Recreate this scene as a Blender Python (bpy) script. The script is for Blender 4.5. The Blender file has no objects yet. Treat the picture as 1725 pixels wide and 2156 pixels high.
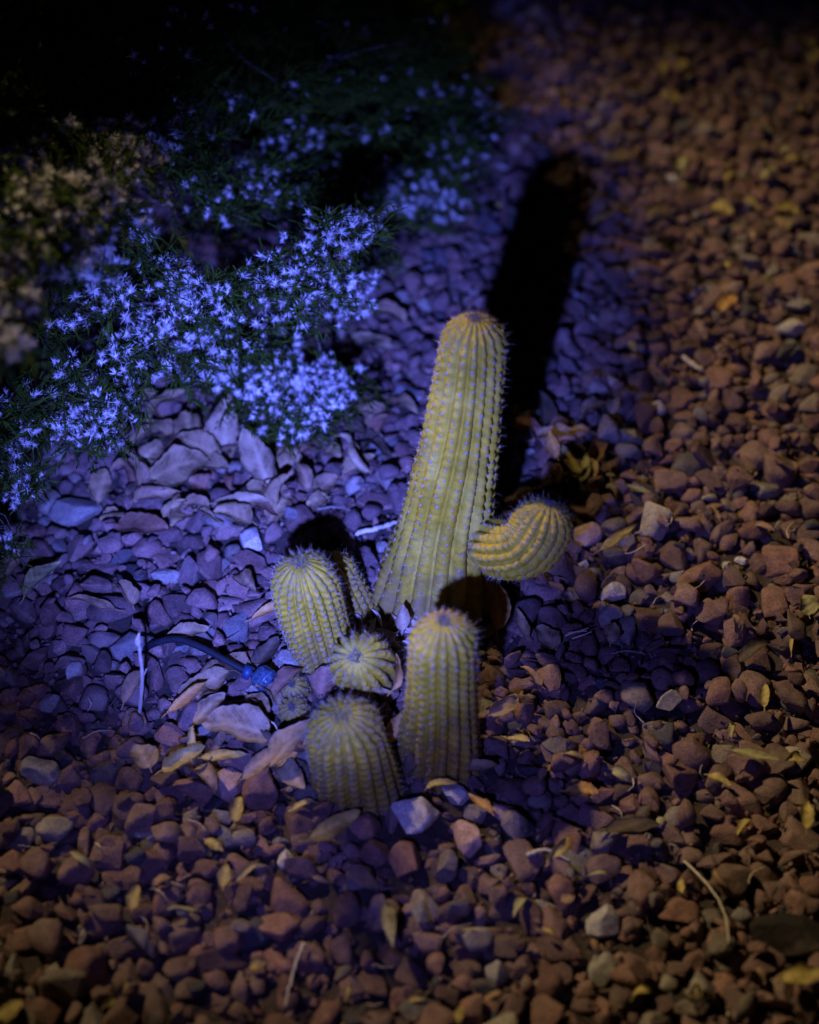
import bpy, bmesh, math, random
import numpy as np
from mathutils import Vector, Matrix

R = math.radians
rng = np.random.default_rng(7)
random.seed(7)
scene = bpy.context.scene
col = scene.collection

# ------------------------------------------------------------------ camera
PITCH, DIST, HALF = R(42), 1.66, R(17)
FPX = 1078 / math.tan(HALF)                  # focal length in units of a 1725 x 2156 picture
fw = np.array([0, math.cos(PITCH), -math.sin(PITCH)])
up = np.array([0, math.sin(PITCH), math.cos(PITCH)])
rt = np.array([1.0, 0, 0])
CAM = -DIST * fw
cam_data = bpy.data.cameras.new('camera')
cam = bpy.data.objects.new('camera', cam_data)
col.objects.link(cam)
cam.location = CAM
cam.rotation_euler = (math.pi / 2 - PITCH, 0, 0)
cam_data.sensor_fit = 'VERTICAL'
cam_data.sensor_height = 36
cam_data.sensor_width = 28.8
cam_data.lens = 18 / math.tan(HALF)
cam_data.clip_start = 0.02
cam_data.clip_end = 200
cam_data.dof.use_dof = True
cam_data.dof.focus_distance = 1.485
cam_data.dof.aperture_fstop = 2.5
cam_data.dof.aperture_blades = 0
scene.camera = cam

# ------------------------------------------------------------------ world: a night sky
world = bpy.data.worlds.new('World')
scene.world = world
world.use_nodes = True
wn = world.node_tree.nodes
sky = wn.new('ShaderNodeTexSky')
sky.sky_type = 'NISHITA'
sky.sun_disc = False
sky.sun_elevation = R(-4)
sky.sun_rotation = R(300)
world.node_tree.links.new(sky.outputs[0], wn['Background'].inputs[0])
wn['Background'].inputs[1].default_value = 0.011

# ------------------------------------------------------------------ lamps that light the bed at night
def spot(name, loc, aim, power, colour, size, blend, radius):
    d = bpy.data.lights.new(name, 'SPOT')
    d.energy, d.color, d.spot_size, d.spot_blend, d.shadow_soft_size = power, colour, R(size), blend, radius
    o = bpy.data.objects.new(name, d)
    col.objects.link(o)
    o.location = loc
    o.rotation_euler = (Vector(aim) - Vector(loc)).to_track_quat('-Z', 'Y').to_euler()
    return o
spot('violet_torch', (-0.115, -1.0, 0.655), (-0.12, 0.13, 0.02), 275, (0.108, 0.155, 1.0), 33, 1.0, 0.012)
spot('violet_torch_spill', (-0.115, -1.0, 0.655), (-0.04, 0.02, 0.0), 22, (0.15, 0.155, 1.0), 52, 1.0, 0.012)
spot('street_lamp_light', (-1.71, 0.79, 2.75), (0.20, 0.06, 0), 345, (1.0, 0.755, 0.41), 36, 1.0, 0.06)

scene.view_settings.view_transform = 'Standard'
scene.view_settings.look = 'None'
scene.view_settings.exposure = 0
scene.view_settings.gamma = 1
scene.view_settings.use_curve_mapping = False
scene.render.resolution_x, scene.render.resolution_y = 819, 1024

# ------------------------------------------------------------------ placing helpers
def ray(x, y): return rt * (x - 862.5) / FPX - up * (y - 1078) / FPX + fw
def atz(x, y, z=0.0):
    d = ray(x, y); return CAM + d * ((z - CAM[2]) / d[2])
def aty(x, y, Y):
    d = ray(x, y); return CAM + d * ((Y - CAM[1]) / d[1])
def depth(p): return float(np.dot(np.asarray(p) - CAM, fw))
def proj(p):
    v = np.asarray(p) - CAM; z = v @ fw
    return 862.5 + FPX * (v @ rt) / z, 1078 - FPX * (v @ up) / z, z
def px2m(n, p): return n * depth(p) / FPX

# ------------------------------------------------------------------ object helpers
def tag(o, label=None, cat=None, group=None, kind=None):
    if label: o['label'] = label
    if cat: o['category'] = cat
    if group: o['group'] = group
    if kind: o['kind'] = kind
    return o
def link(name, me, parent=None, mat=None, smooth=True):
    if mat is not None and not me.materials: me.materials.append(mat)
    o = bpy.data.objects.new(name, me)
    col.objects.link(o)
    o.parent = parent
    return o
def empty(name, loc=(0, 0, 0)):
    o = bpy.data.objects.new(name, None)
    o.empty_display_size = 0.02
    col.objects.link(o); o.location = loc
    return o
def mesh_np(name, V, F, smooth=True, flags=None):
    V = np.ascontiguousarray(V, dtype=np.float32); F = np.ascontiguousarray(F, dtype=np.int32)
    k = F.shape[1]
    me = bpy.data.meshes.new(name)
    me.vertices.add(len(V)); me.vertices.foreach_set('co', V.ravel())
    me.loops.add(F.size); me.loops.foreach_set('vertex_index', F.ravel())
    me.polygons.add(len(F))
    me.polygons.foreach_set('loop_start', np.arange(0, F.size, k, dtype=np.int32))
    me.polygons.foreach_set('loop_total', np.full(len(F), k, dtype=np.int32))
    me.polygons.foreach_set('use_smooth', np.full(len(F), smooth, dtype=bool) if flags is None else np.ascontiguousarray(flags, dtype=bool))
    me.update(); me.validate()
    return me
class Bag:                                   # collects triangles / quads of copies of small shapes
    def __init__(s): s.V, s.F, s.S, s.n = [], [], [], 0
    def add(s, V, F, smooth=None):
        s.V.append(V); s.F.append(np.asarray(F) + s.n); s.n += len(V)
        if smooth is not None: s.S.append(np.full(len(F), smooth))
    def mesh(s, name, smooth=True):
        return mesh_np(name, np.concatenate(s.V), np.concatenate(s.F), smooth, np.concatenate(s.S) if s.S else None)
def rot_to(d, spin=0.0):                     # matrix whose z axis is d
    d = np.asarray(d, float); d = d / np.linalg.norm(d)
    a = np.array([0, 0, 1.0]) if abs(d[2]) < 0.9 else np.array([1.0, 0, 0])
    x = np.cross(a, d); x /= np.linalg.norm(x); y = np.cross(d, x)
    c, s_ = math.cos(spin), math.sin(spin)
    return np.stack([c * x + s_ * y, -s_ * x + c * y, d], axis=1)
def euler(rx, ry, rz): return np.array(Matrix.Rotation(rz, 3, 'Z') @ Matrix.Rotation(ry, 3, 'Y') @ Matrix.Rotation(rx, 3, 'X'))
def smooth_path(P, n):
    P = np.asarray(P, float); m = len(P)
    if m == 2: return P[0] + (P[1] - P[0]) * np.linspace(0, 1, n)[:, None]
    E = np.vstack([2 * P[0] - P[1], P, 2 * P[-1] - P[-2]])
    t = np.linspace(0, m - 1 - 1e-6, n); i = t.astype(int); u = (t - i)[:, None]
    a, b, c, d = E[i], E[i + 1], E[i + 2], E[i + 3]
    return 0.5 * (2 * b + (c - a) * u + (2 * a - 5 * b + 4 * c - d) * u ** 2 + (3 * b - a - 3 * c + d) * u ** 3)
def frames(P):
    T = np.gradient(P, axis=0); T /= np.linalg.norm(T, axis=1)[:, None] + 1e-12
    N = np.zeros_like(T); a = np.array([1.0, 0, 0]) if abs(T[0][0]) < 0.9 else np.array([0, 1.0, 0])
    for i in range(len(P)):
        a = a - T[i] * (a @ T[i]); a /= np.linalg.norm(a); N[i] = a
    return T, N, np.cross(T, N)
def tube(P, rad, k=6, cap=True):
    P = np.asarray(P, float); n = len(P); rad = np.broadcast_to(rad, (n,))
    T, N, B = frames(P)
    th = np.arange(k) * 2 * math.pi / k
    V = P[:, None] + rad[:, None, None] * (np.cos(th)[None, :, None] * N[:, None] + np.sin(th)[None, :, None] * B[:, None])
    V = V.reshape(-1, 3)
    F = []
    for i in range(n - 1):
        for j in range(k):
            a, b = i * k + j, i * k + (j + 1) % k
            F += [(a, b, b + k), (a, b + k, a + k)]
    if cap:
        V = np.vstack([V, P[0], P[-1]]); c0, c1 = n * k, n * k + 1
        for j in range(k):
            F += [(c0, (j + 1) % k, j), (c1, (n - 1) * k + j, (n - 1) * k + (j + 1) % k)]
    return V, np.array(F)

# ------------------------------------------------------------------ materials
def new_mat(name):
    m = bpy.data.materials.new(name); m.use_nodes = True
    nt = m.node_tree
    return m, nt, nt.nodes['Principled BSDF']
def N(nt, t, **kw):
    n = nt.nodes.new(t)
    for k, v in kw.items():
        if k.startswith('i_'): n.inputs[k[2:]].default_value = v
        else: setattr(n, k, v)
    return n
def ramp(nt, stops, interp='LINEAR'):
    n = nt.nodes.new('ShaderNodeValToRGB'); cr = n.color_ramp; cr.interpolation = interp
    while len(cr.elements) < len(stops): cr.elements.new(0.5)
    for e, (p, c) in zip(cr.elements, stops): e.position = p; e.color = (*c, 1)
    return n
def mixc(nt, a, b, fac, mode='MIX'):
    n = nt.nodes.new('ShaderNodeMix'); n.data_type = 'RGBA'; n.blend_type = mode
    for s, v in ((n.inputs[0], fac), (n.inputs[6], a), (n.inputs[7], b)):
        if hasattr(v, 'is_output'): nt.links.new(v, s)
        elif isinstance(v, (int, float)): s.default_value = v
        else: s.default_value = (*v, 1)
    return n.outputs[2]
def bump(nt, bsdf, h, strength, dist, prev=None):
    b = N(nt, 'ShaderNodeBump'); b.inputs['Strength'].default_value = strength; b.inputs['Distance'].default_value = dist
    nt.links.new(h, b.inputs['Height'])
    if prev is not None: nt.links.new(prev, b.inputs['Normal'])
    nt.links.new(b.outputs[0], bsdf.inputs['Normal']); return b.outputs[0]
def noise(nt, coord, scale, detail=4, rough=0.6):
    n = N(nt, 'ShaderNodeTexNoise'); n.inputs['Scale'].default_value = scale
    n.inputs['Detail'].default_value = detail; n.inputs['Roughness'].default_value = rough
    nt.links.new(coord, n.inputs['Vector']); return n.outputs[0]

def stone_material(name, stops):
    m, nt, b = new_mat(name)
    g = N(nt, 'ShaderNodeNewGeometry'); oi = N(nt, 'ShaderNodeObjectInfo')
    add = N(nt, 'ShaderNodeMath', operation='ADD'); fr = N(nt, 'ShaderNodeMath', operation='FRACT')
    nt.links.new(g.outputs['Random Per Island'], add.inputs[0]); nt.links.new(oi.outputs['Random'], add.inputs[1])
    nt.links.new(add.outputs[0], fr.inputs[0])
    cr = ramp(nt, stops, 'CONSTANT'); nt.links.new(fr.outputs[0], cr.inputs[0])
    pos = g.outputs['Position']
    f2 = N(nt, 'ShaderNodeMath', operation='MULTIPLY', i_Value=0.0); f2.inputs[1].default_value = 37.7
    nt.links.new(fr.outputs[0], f2.inputs[0]); f3 = N(nt, 'ShaderNodeMath', operation='FRACT'); nt.links.new(f2.outputs[0], f3.inputs[0])
    hsv = N(nt, 'ShaderNodeHueSaturation')
    mr = N(nt, 'ShaderNodeMapRange'); mr.inputs['To Min'].default_value = 0.7; mr.inputs['To Max'].default_value = 1.28
    nt.links.new(f3.outputs[0], mr.inputs[0]); nt.links.new(mr.outputs[0], hsv.inputs['Value']); nt.links.new(cr.outputs[0], hsv.inputs['Color'])
    n1 = noise(nt, pos, 95, 5, 0.65); n2 = noise(nt, pos, 620, 4, 0.7); n3 = noise(nt, pos, 30, 3, 0.5)
    r1 = ramp(nt, [(0.3, (0.62, 0.60, 0.62)), (0.7, (1.25, 1.22, 1.18))]); nt.links.new(n1, r1.inputs[0])
    r2 = ramp(nt, [(0.3, (0.5, 0.5, 0.5)), (0.7, (1.42, 1.42, 1.42))]); nt.links.new(n2, r2.inputs[0])
    c = mixc(nt, hsv.outputs[0], r1.outputs[0], 1.0, 'MULTIPLY'); c = mixc(nt, c, r2.outputs[0], 1.0, 'MULTIPLY')
    dust = ramp(nt, [(0.52, (0, 0, 0)), (0.72, (0.45, 0.45, 0.45))]); nt.links.new(n3, dust.inputs[0])
    c = mixc(nt, c, (0.27, 0.21, 0.17), dust.outputs[0])
    nt.links.new(c, b.inputs['Base Color']); b.inputs['Roughness'].default_value = 0.88
    b.inputs['Specular IOR Level'].default_value = 0.3
    p = bump(nt, b, n1, 0.55, 0.004); bump(nt, b, n2, 0.5, 0.0012, p)
    return m
M = {}
RED = [(0, (0.195, 0.115, 0.095)), (0.16, (0.15, 0.092, 0.082)), (0.32, (0.225, 0.125, 0.10)), (0.46, (0.18, 0.115, 0.105)),
       (0.58, (0.21, 0.125, 0.105)), (0.69, (0.125, 0.082, 0.075)), (0.77, (0.255, 0.165, 0.135)), (0.84, (0.21, 0.175, 0.145)),
       (0.90, (0.33, 0.295, 0.245)), (0.94, (0.085, 0.08, 0.084)), (0.97, (0.17, 0.16, 0.15))]
M['gravel'] = stone_material('red_gravel', RED)
M['pale'] = stone_material('pale_stone', [(0, (0.62, 0.58, 0.52)), (0.5, (0.56, 0.53, 0.49))])
M['pink'] = stone_material('pink_stone', [(0, (0.40, 0.27, 0.24)), (0.5, (0.38, 0.26, 0.23))])
M['greystone'] = stone_material('grey_stone', [(0, (0.27, 0.26, 0.24)), (0.5, (0.3, 0.285, 0.25))])
M['redstone'] = stone_material('red_stone', [(0, (0.22, 0.115, 0.092)), (0.5, (0.215, 0.12, 0.095))])
M['whiterock'] = stone_material('white_rock', [(0, (0.50, 0.47, 0.41)), (0.5, (0.48, 0.45, 0.40))])
M['darkstone'] = stone_material('dark_stone', [(0, (0.03, 0.025, 0.022)), (0.5, (0.03, 0.025, 0.022))])

def soil_material():
    m, nt, b = new_mat('soil')
    g = N(nt, 'ShaderNodeNewGeometry'); pos = g.outputs['Position']
    n1 = noise(nt, pos, 60, 6, 0.7); n2 = noise(nt, pos, 700, 4, 0.7)
    r = ramp(nt, [(0.3, (0.035, 0.025, 0.02)), (0.7, (0.085, 0.058, 0.045))]); nt.links.new(n1, r.inputs[0])
    nt.links.new(r.outputs[0], b.inputs['Base Color']); b.inputs['Roughness'].default_value = 0.95
    p = bump(nt, b, n1, 0.8, 0.01); bump(nt, b, n2, 0.6, 0.002, p)
    return m
M['soil'] = soil_material()

def cactus_material():
    m, nt, b = new_mat('cactus_skin')
    tc = N(nt, 'ShaderNodeNewGeometry'); pos = tc.outputs['Position']
    n1 = noise(nt, pos, 38, 4, 0.55); n2 = noise(nt, pos, 260, 5, 0.7); n3 = noise(nt, pos, 16, 3, 0.5); n4 = noise(nt, pos, 900, 3, 0.6)
    r = ramp(nt, [(0.3, (0.27, 0.205, 0.013)), (0.55, (0.42, 0.305, 0.02)), (0.75, (0.54, 0.385, 0.032))]); nt.links.new(n1, r.inputs[0])
    pale = ramp(nt, [(0.54, (0, 0, 0)), (0.66, (0.6, 0.6, 0.6))]); nt.links.new(n3, pale.inputs[0])
    c = mixc(nt, r.outputs[0], (0.56, 0.46, 0.08), pale.outputs[0])
    r2 = ramp(nt, [(0.3, (0.78, 0.78, 0.75)), (0.7, (1.12, 1.12, 1.1))]); nt.links.new(n2, r2.inputs[0])
    c = mixc(nt, c, r2.outputs[0], 1.0, 'MULTIPLY')
    # corky brown weathering that climbs from the old feet of the stems, with ragged edges
    sz = N(nt, 'ShaderNodeSeparateXYZ'); nt.links.new(pos, sz.inputs[0])
    n5 = noise(nt, pos, 55, 6, 0.75)
    hh = N(nt, 'ShaderNodeMath', operation='MULTIPLY_ADD'); nt.links.new(sz.outputs[2], hh.inputs[0]); hh.inputs[1].default_value = -2.2; nt.links.new(n5, hh.inputs[2])
    ck = ramp(nt, [(0.30, (0, 0, 0)), (0.47, (0.75, 0.75, 0.75))]); nt.links.new(hh.outputs[0], ck.inputs[0])
    c = mixc(nt, c, (0.20, 0.145, 0.05), ck.outputs[0])
    sc2 = ramp(nt, [(0.60, (0, 0, 0)), (0.68, (0.65, 0.65, 0.65))]); nt.links.new(n5, sc2.inputs[0])
    c = mixc(nt, c, (0.24, 0.18, 0.11), sc2.outputs[0])
    vs = N(nt, 'ShaderNodeTexVoronoi'); vs.inputs['Scale'].default_value = 42; nt.links.new(pos, vs.inputs['Vector'])
    sp = ramp(nt, [(0.045, (0.7, 0.7, 0.7)), (0.10, (0, 0, 0))]); nt.links.new(vs.outputs['Distance'], sp.inputs[0])
    c = mixc(nt, c, (0.12, 0.10, 0.07), sp.outputs[0])
    nt.links.new(c, b.inputs['Base Color']); b.inputs['Roughness'].default_value = 0.55
    b.inputs['Specular IOR Level'].default_value = 0.35
    p = bump(nt, b, n2, 0.35, 0.0025); bump(nt, b, n4, 0.3, 0.0006, p)
    return m
M['cactus'] = cactus_material()
def plain(name, c0, c1, scale=200, rough=0.7, spec=0.3, bmp=0.3, bd=0.001):
    m, nt, b = new_mat(name)
    g = N(nt, 'ShaderNodeNewGeometry')
    n = noise(nt, g.outputs['Position'], scale, 4, 0.6)
    r = ramp(nt, [(0.3, c0), (0.7, c1)]); nt.links.new(n, r.inputs[0])
    nt.links.new(r.outputs[0], b.inputs['Base Color']); b.inputs['Roughness'].default_value = rough
    b.inputs['Specular IOR Level'].default_value = spec
    if bmp: bump(nt, b, n, bmp, bd)
    return m
M['spine'] = plain('spine', (0.22, 0.17, 0.11), (0.42, 0.34, 0.24), 300, 0.5, 0.4, 0)
M['areole'] = plain('areole_wool', (0.22, 0.19, 0.17), (0.38, 0.34, 0.31), 900, 0.9, 0.1, 0.5, 0.001)
M['wool'] = plain('apex_wool', (0.10, 0.085, 0.07), (0.20, 0.17, 0.145), 900, 0.95, 0.1, 0.6, 0.001)
M['tuft'] = plain('seed_tuft', (0.42, 0.38, 0.33), (0.92, 0.92, 0.90), 34, 0.6, 0.3, 0)
M['tuft_core'] = plain('tuft_core', (0.45, 0.42, 0.28), (0.6, 0.56, 0.4), 300, 0.8, 0.2, 0)
M['sprig'] = plain('green_sprig', (0.013, 0.026, 0.003), (0.06, 0.10, 0.010), 45, 0.8, 0.1, 0)
M['bark'] = plain('grey_bark', (0.07, 0.055, 0.045), (0.15, 0.12, 0.10), 220, 0.85, 0.2, 0.6, 0.002)
M['twig'] = plain('dry_twig', (0.34, 0.29, 0.24), (0.5, 0.44, 0.37), 250, 0.8, 0.2, 0.5, 0.001)
M['straw'] = plain('straw', (0.5, 0.44, 0.32), (0.68, 0.62, 0.48), 150, 0.7, 0.2, 0.2, 0.0005)
M['tube'] = plain('black_tube', (0.008, 0.010, 0.013), (0.016, 0.02, 0.028), 120, 0.6, 0.25, 0.2, 0.0005)
M['emitter'] = plain('blue_plastic', (0.008, 0.02, 0.035), (0.07, 0.13, 0.19), 260, 0.38, 0.5, 0.15, 0.0006)
M['emitter_dark'] = plain('dark_blue_plastic', (0.01, 0.03, 0.08), (0.02, 0.05, 0.12), 130, 0.5, 0.4, 0.15, 0.0006)

def leaf_material(name, c0, c1, c2):
    m, nt, b = new_mat(name)
    tc = N(nt, 'ShaderNodeTexCoord'); oi = N(nt, 'ShaderNodeObjectInfo')
    off = N(nt, 'ShaderNodeVectorMath', operation='SCALE'); cmb = N(nt, 'ShaderNodeCombineXYZ')
    nt.links.new(oi.outputs['Random'], cmb.inputs[0]); nt.links.new(oi.outputs['Random'], cmb.inputs[1])
    nt.links.new(cmb.outputs[0], off.inputs[0]); off.inputs['Scale'].default_value = 5
    va = N(nt, 'ShaderNodeVectorMath', operation='ADD'); nt.links.new(tc.outputs['Object'], va.inputs[0]); nt.links.new(off.outputs[0], va.inputs[1])
    n1 = noise(nt, va.outputs[0], 70, 5, 0.65); n2 = noise(nt, va.outputs[0], 420, 4, 0.7)
    r = ramp(nt, [(0.30, tuple(x * 0.55 for x in c2)), (0.40, c2), (0.52, c0), (0.7, c1)]); nt.links.new(n1, r.inputs[0])
    # veins: a midrib at y = 0 and slanting side veins
    sx = N(nt, 'ShaderNodeSeparateXYZ'); nt.links.new(tc.outputs['Object'], sx.inputs[0])
    ab = N(nt, 'ShaderNodeMath', operation='ABSOLUTE'); nt.links.new(sx.outputs[1], ab.inputs[0])
    k = N(nt, 'ShaderNodeMath', operation='MULTIPLY_ADD'); nt.links.new(ab.outputs[0], k.inputs[0]); k.inputs[1].default_value = -0.9; nt.links.new(sx.outputs[0], k.inputs[2])
    fq = N(nt, 'ShaderNodeMath', operation='MULTIPLY'); nt.links.new(k.outputs[0], fq.inputs[0]); fq.inputs[1].default_value = 900
    sn = N(nt, 'ShaderNodeMath', operation='SINE'); nt.links.new(fq.outputs[0], sn.inputs[0])
    pw = ramp(nt, [(0.8, (0, 0, 0)), (1.0, (0.35, 0.35, 0.35))]); nt.links.new(sn.outputs[0], pw.inputs[0])
    mid = ramp(nt, [(0.0, (0.75, 0.75, 0.75)), (0.0011, (0, 0, 0))]); nt.links.new(ab.outputs[0], mid.inputs[0])
    vv = mixc(nt, pw.outputs[0], mid.outputs[0], 1.0, 'ADD')
    c = mixc(nt, r.outputs[0], tuple(min(1, x * 1.3) for x in c1), vv)
    vs = N(nt, 'ShaderNodeTexVoronoi'); vs.inputs['Scale'].default_value = 130; nt.links.new(va.outputs[0], vs.inputs['Vector'])
    sp = ramp(nt, [(0.06, (0.75, 0.75, 0.75)), (0.16, (0, 0, 0))]); nt.links.new(vs.outputs['Distance'], sp.inputs[0])
    c = mixc(nt, c, tuple(x * 0.35 for x in c2), sp.outputs[0])
    nt.links.new(c, b.inputs['Base Color']); b.inputs['Roughness'].default_value = 0.68
    b.inputs['Specular IOR Level'].default_value = 0.3
    p = bump(nt, b, vv, 0.3, 0.0008); bump(nt, b, n2, 0.3, 0.0008, p)
    return m
LM = {
    'tan': leaf_material('tan_leaf', (0.24, 0.165, 0.085), (0.31, 0.215, 0.11), (0.16, 0.105, 0.05)),
    'pale': leaf_material('pale_leaf', (0.28, 0.205, 0.12), (0.35, 0.265, 0.15), (0.19, 0.13, 0.075)),
    'yellow': leaf_material('yellow_leaf', (0.31, 0.235, 0.065), (0.41, 0.32, 0.10), (0.20, 0.135, 0.045)),
    'orange': leaf_material('orange_leaf', (0.36, 0.19, 0.05), (0.46, 0.27, 0.08), (0.25, 0.12, 0.04)),
    'red': leaf_material('redbrown_leaf', (0.17, 0.085, 0.05), (0.23, 0.12, 0.075), (0.12, 0.06, 0.035)),
    'brown': leaf_material('brown_leaf', (0.20, 0.125, 0.07), (0.28, 0.18, 0.10), (0.13, 0.08, 0.045)),
    'green': leaf_material('greenish_leaf', (0.24, 0.22, 0.09), (0.32, 0.29, 0.13), (0.16, 0.14, 0.06)),
    'dark': leaf_material('dark_leaf', (0.06, 0.042, 0.026), (0.09, 0.065, 0.04), (0.035, 0.025, 0.018)),
}

# ================================================================== the ground and its gravel
HX0, HY0, HRES = -1.25, -0.95, 0.003
HW, HH = int(2.5 / HRES), int(2.6 / HRES)
HM = np.zeros((HH, HW), np.float32)
def hidx(x, y): return int((x - HX0) / HRES), int((y - HY0) / HRES)
def hsample(x, y, r=0.006, q=75):
    i, j = hidx(x, y); k = max(1, int(r / HRES))
    w = HM[max(0, j - k):j + k + 1, max(0, i - k):i + k + 1]
    return float(np.percentile(w, q)) if w.size else 0.0

def ico(sub):
    bm = bmesh.new(); bmesh.ops.create_icosphere(bm, subdivisions=sub, radius=1)
    V = np.array([v.co[:] for v in bm.verts]); F = np.array([[v.index for v in f.verts] for f in bm.faces]); bm.free()
    return V, F
ICO = {k: ico(k) for k in (1, 2, 3, 4)}
def stone_shape(seed, sub, planes=(8, 13), off=(0.34, 0.80), dims=None, rough=0.02):
    g = np.random.default_rng(seed)
    V, F = ICO[sub]; V = V.copy()
    for _ in range(g.integers(*planes)):
        n = g.normal(size=3); n /= np.linalg.norm(n); d = g.uniform(*off)
        h = V @ n - d; k = h > 0
        V[k] -= np.outer(h[k] * 0.985, n)
    W = sum(np.sin(V @ g.normal(size=3) * f + g.uniform(0, 6)) * a for f, a in ((2.5, 1.6), (4.5, 1.0), (8, 0.6), (13, 0.35)))
    V = V * (1 + rough * W)[:, None]
    V /= np.abs(V).max(0)
    dims = dims if dims is not None else (1, g.uniform(0.62, 0.95), g.uniform(0.42, 0.68))
    return V * np.array(dims), F

def chip_shape(seed, bevel=2):
    g = np.random.default_rng(seed)
    bm = bmesh.new()
    for _ in range(int(g.integers(11, 17))):
        d = g.normal(size=3); d /= np.linalg.norm(d)
        bm.verts.new(d * g.uniform(0.82, 1.05))
    bmesh.ops.convex_hull(bm, input=bm.verts)
    bmesh.ops.dissolve_limit(bm, angle_limit=R(16), verts=bm.verts, edges=bm.edges)
    if bevel: bmesh.ops.bevel(bm, geom=bm.edges[:] + bm.verts[:], offset=0.13, segments=bevel, profile=0.5, affect='EDGES')
    bmesh.ops.triangulate(bm, faces=bm.faces)
    bm.verts.index_update()
    V = np.array([v.co[:] for v in bm.verts]); F = np.array([[v.index for v in f.verts] for f in bm.faces]); bm.free()
    V -= (V.max(0) + V.min(0)) / 2
    W = sum(np.sin(V @ g.normal(size=3) * f + g.uniform(0, 6)) * a for f, a in ((3, 1.0), (6, 0.7)))
    V = V * (1 + 0.022 * W)[:, None]
    V /= np.abs(V).max(0)
    return V * np.array((1, g.uniform(0.62, 0.95), g.uniform(0.42, 0.68))), F
NVAR = 34
NCH = 22                                     # angular chips, the others are water worn
shape_hi = [chip_shape(100 + i) if i < NCH else stone_shape(100 + i, 3) for i in range(NVAR)]
shape_mid = [chip_shape(100 + i, 1) if i < NCH else stone_shape(100 + i, 2) for i in range(NVAR)]
shape_lo = [chip_shape(100 + i, 0) if i < NCH else stone_shape(100 + i, 1) for i in range(NVAR)]

# cactus stem feet are kept free of gravel: (x, y, radius)
feet = []
def foot(px, py, rp): p = atz(px, py); feet.append((p[0], p[1], px2m(rp, p)))
for a in ((918, 1262, 88), (700, 1395, 62), (748, 1655, 72), (925, 1600, 72), (765, 1425, 40), (620, 1500, 24), (752, 1290, 45)): foot(*a)

stones = []                                  # x, y, z, a, matrix, variant
def stamp(x, y, z, a, Rm, dims):
    # top surface of the turned ellipsoid written into the height map
    A = Rm @ np.diag(1 / (a * np.array(dims)) ** 2) @ Rm.T
    r = a; i0, j0 = hidx(x - r, y - r); i1, j1 = hidx(x + r, y + r)
    if i0 < 0 or j0 < 0 or i1 >= HW or j1 >= HH: return
    X = (np.arange(i0, i1 + 1) * HRES + HX0 - x)[None, :]; Y = (np.arange(j0, j1 + 1) * HRES + HY0 - y)[:, None]
    # solve A z^2 + 2 b z + c = 0
    b = A[0, 2] * X + A[1, 2] * Y; c = A[0, 0] * X * X + 2 * A[0, 1] * X * Y + A[1, 1] * Y * Y - 1
    D = b * b - A[2, 2] * c
    zz = np.where(D > 0, (-b + np.sqrt(np.maximum(D, 0))) / A[2, 2] + z, -1)
    w = HM[j0:j1 + 1, i0:i1 + 1]; np.maximum(w, zz, out=w)
cells = {}
CS = 0.03
def near(x, y, r, lim):
    ci, cj = int(x // CS), int(y // CS)
    for i in range(ci - 2, ci + 3):
        for j in range(cj - 2, cj + 3):
            for (u, v, q) in cells.get((i, j), ()):
                if (u - x) ** 2 + (v - y) ** 2 < (lim * (q + r)) ** 2: return True
    return False
hero_spots = []
def in_feet(x, y, r):
    for (u, v, q) in feet:
        if (u - x) ** 2 + (v - y) ** 2 < (q + r * 0.75) ** 2: return True
    for (u, v, q) in hero_spots:
        if (u - x) ** 2 + (v - y) ** 2 < (q + r * 0.7) ** 2: return True
    return False
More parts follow.
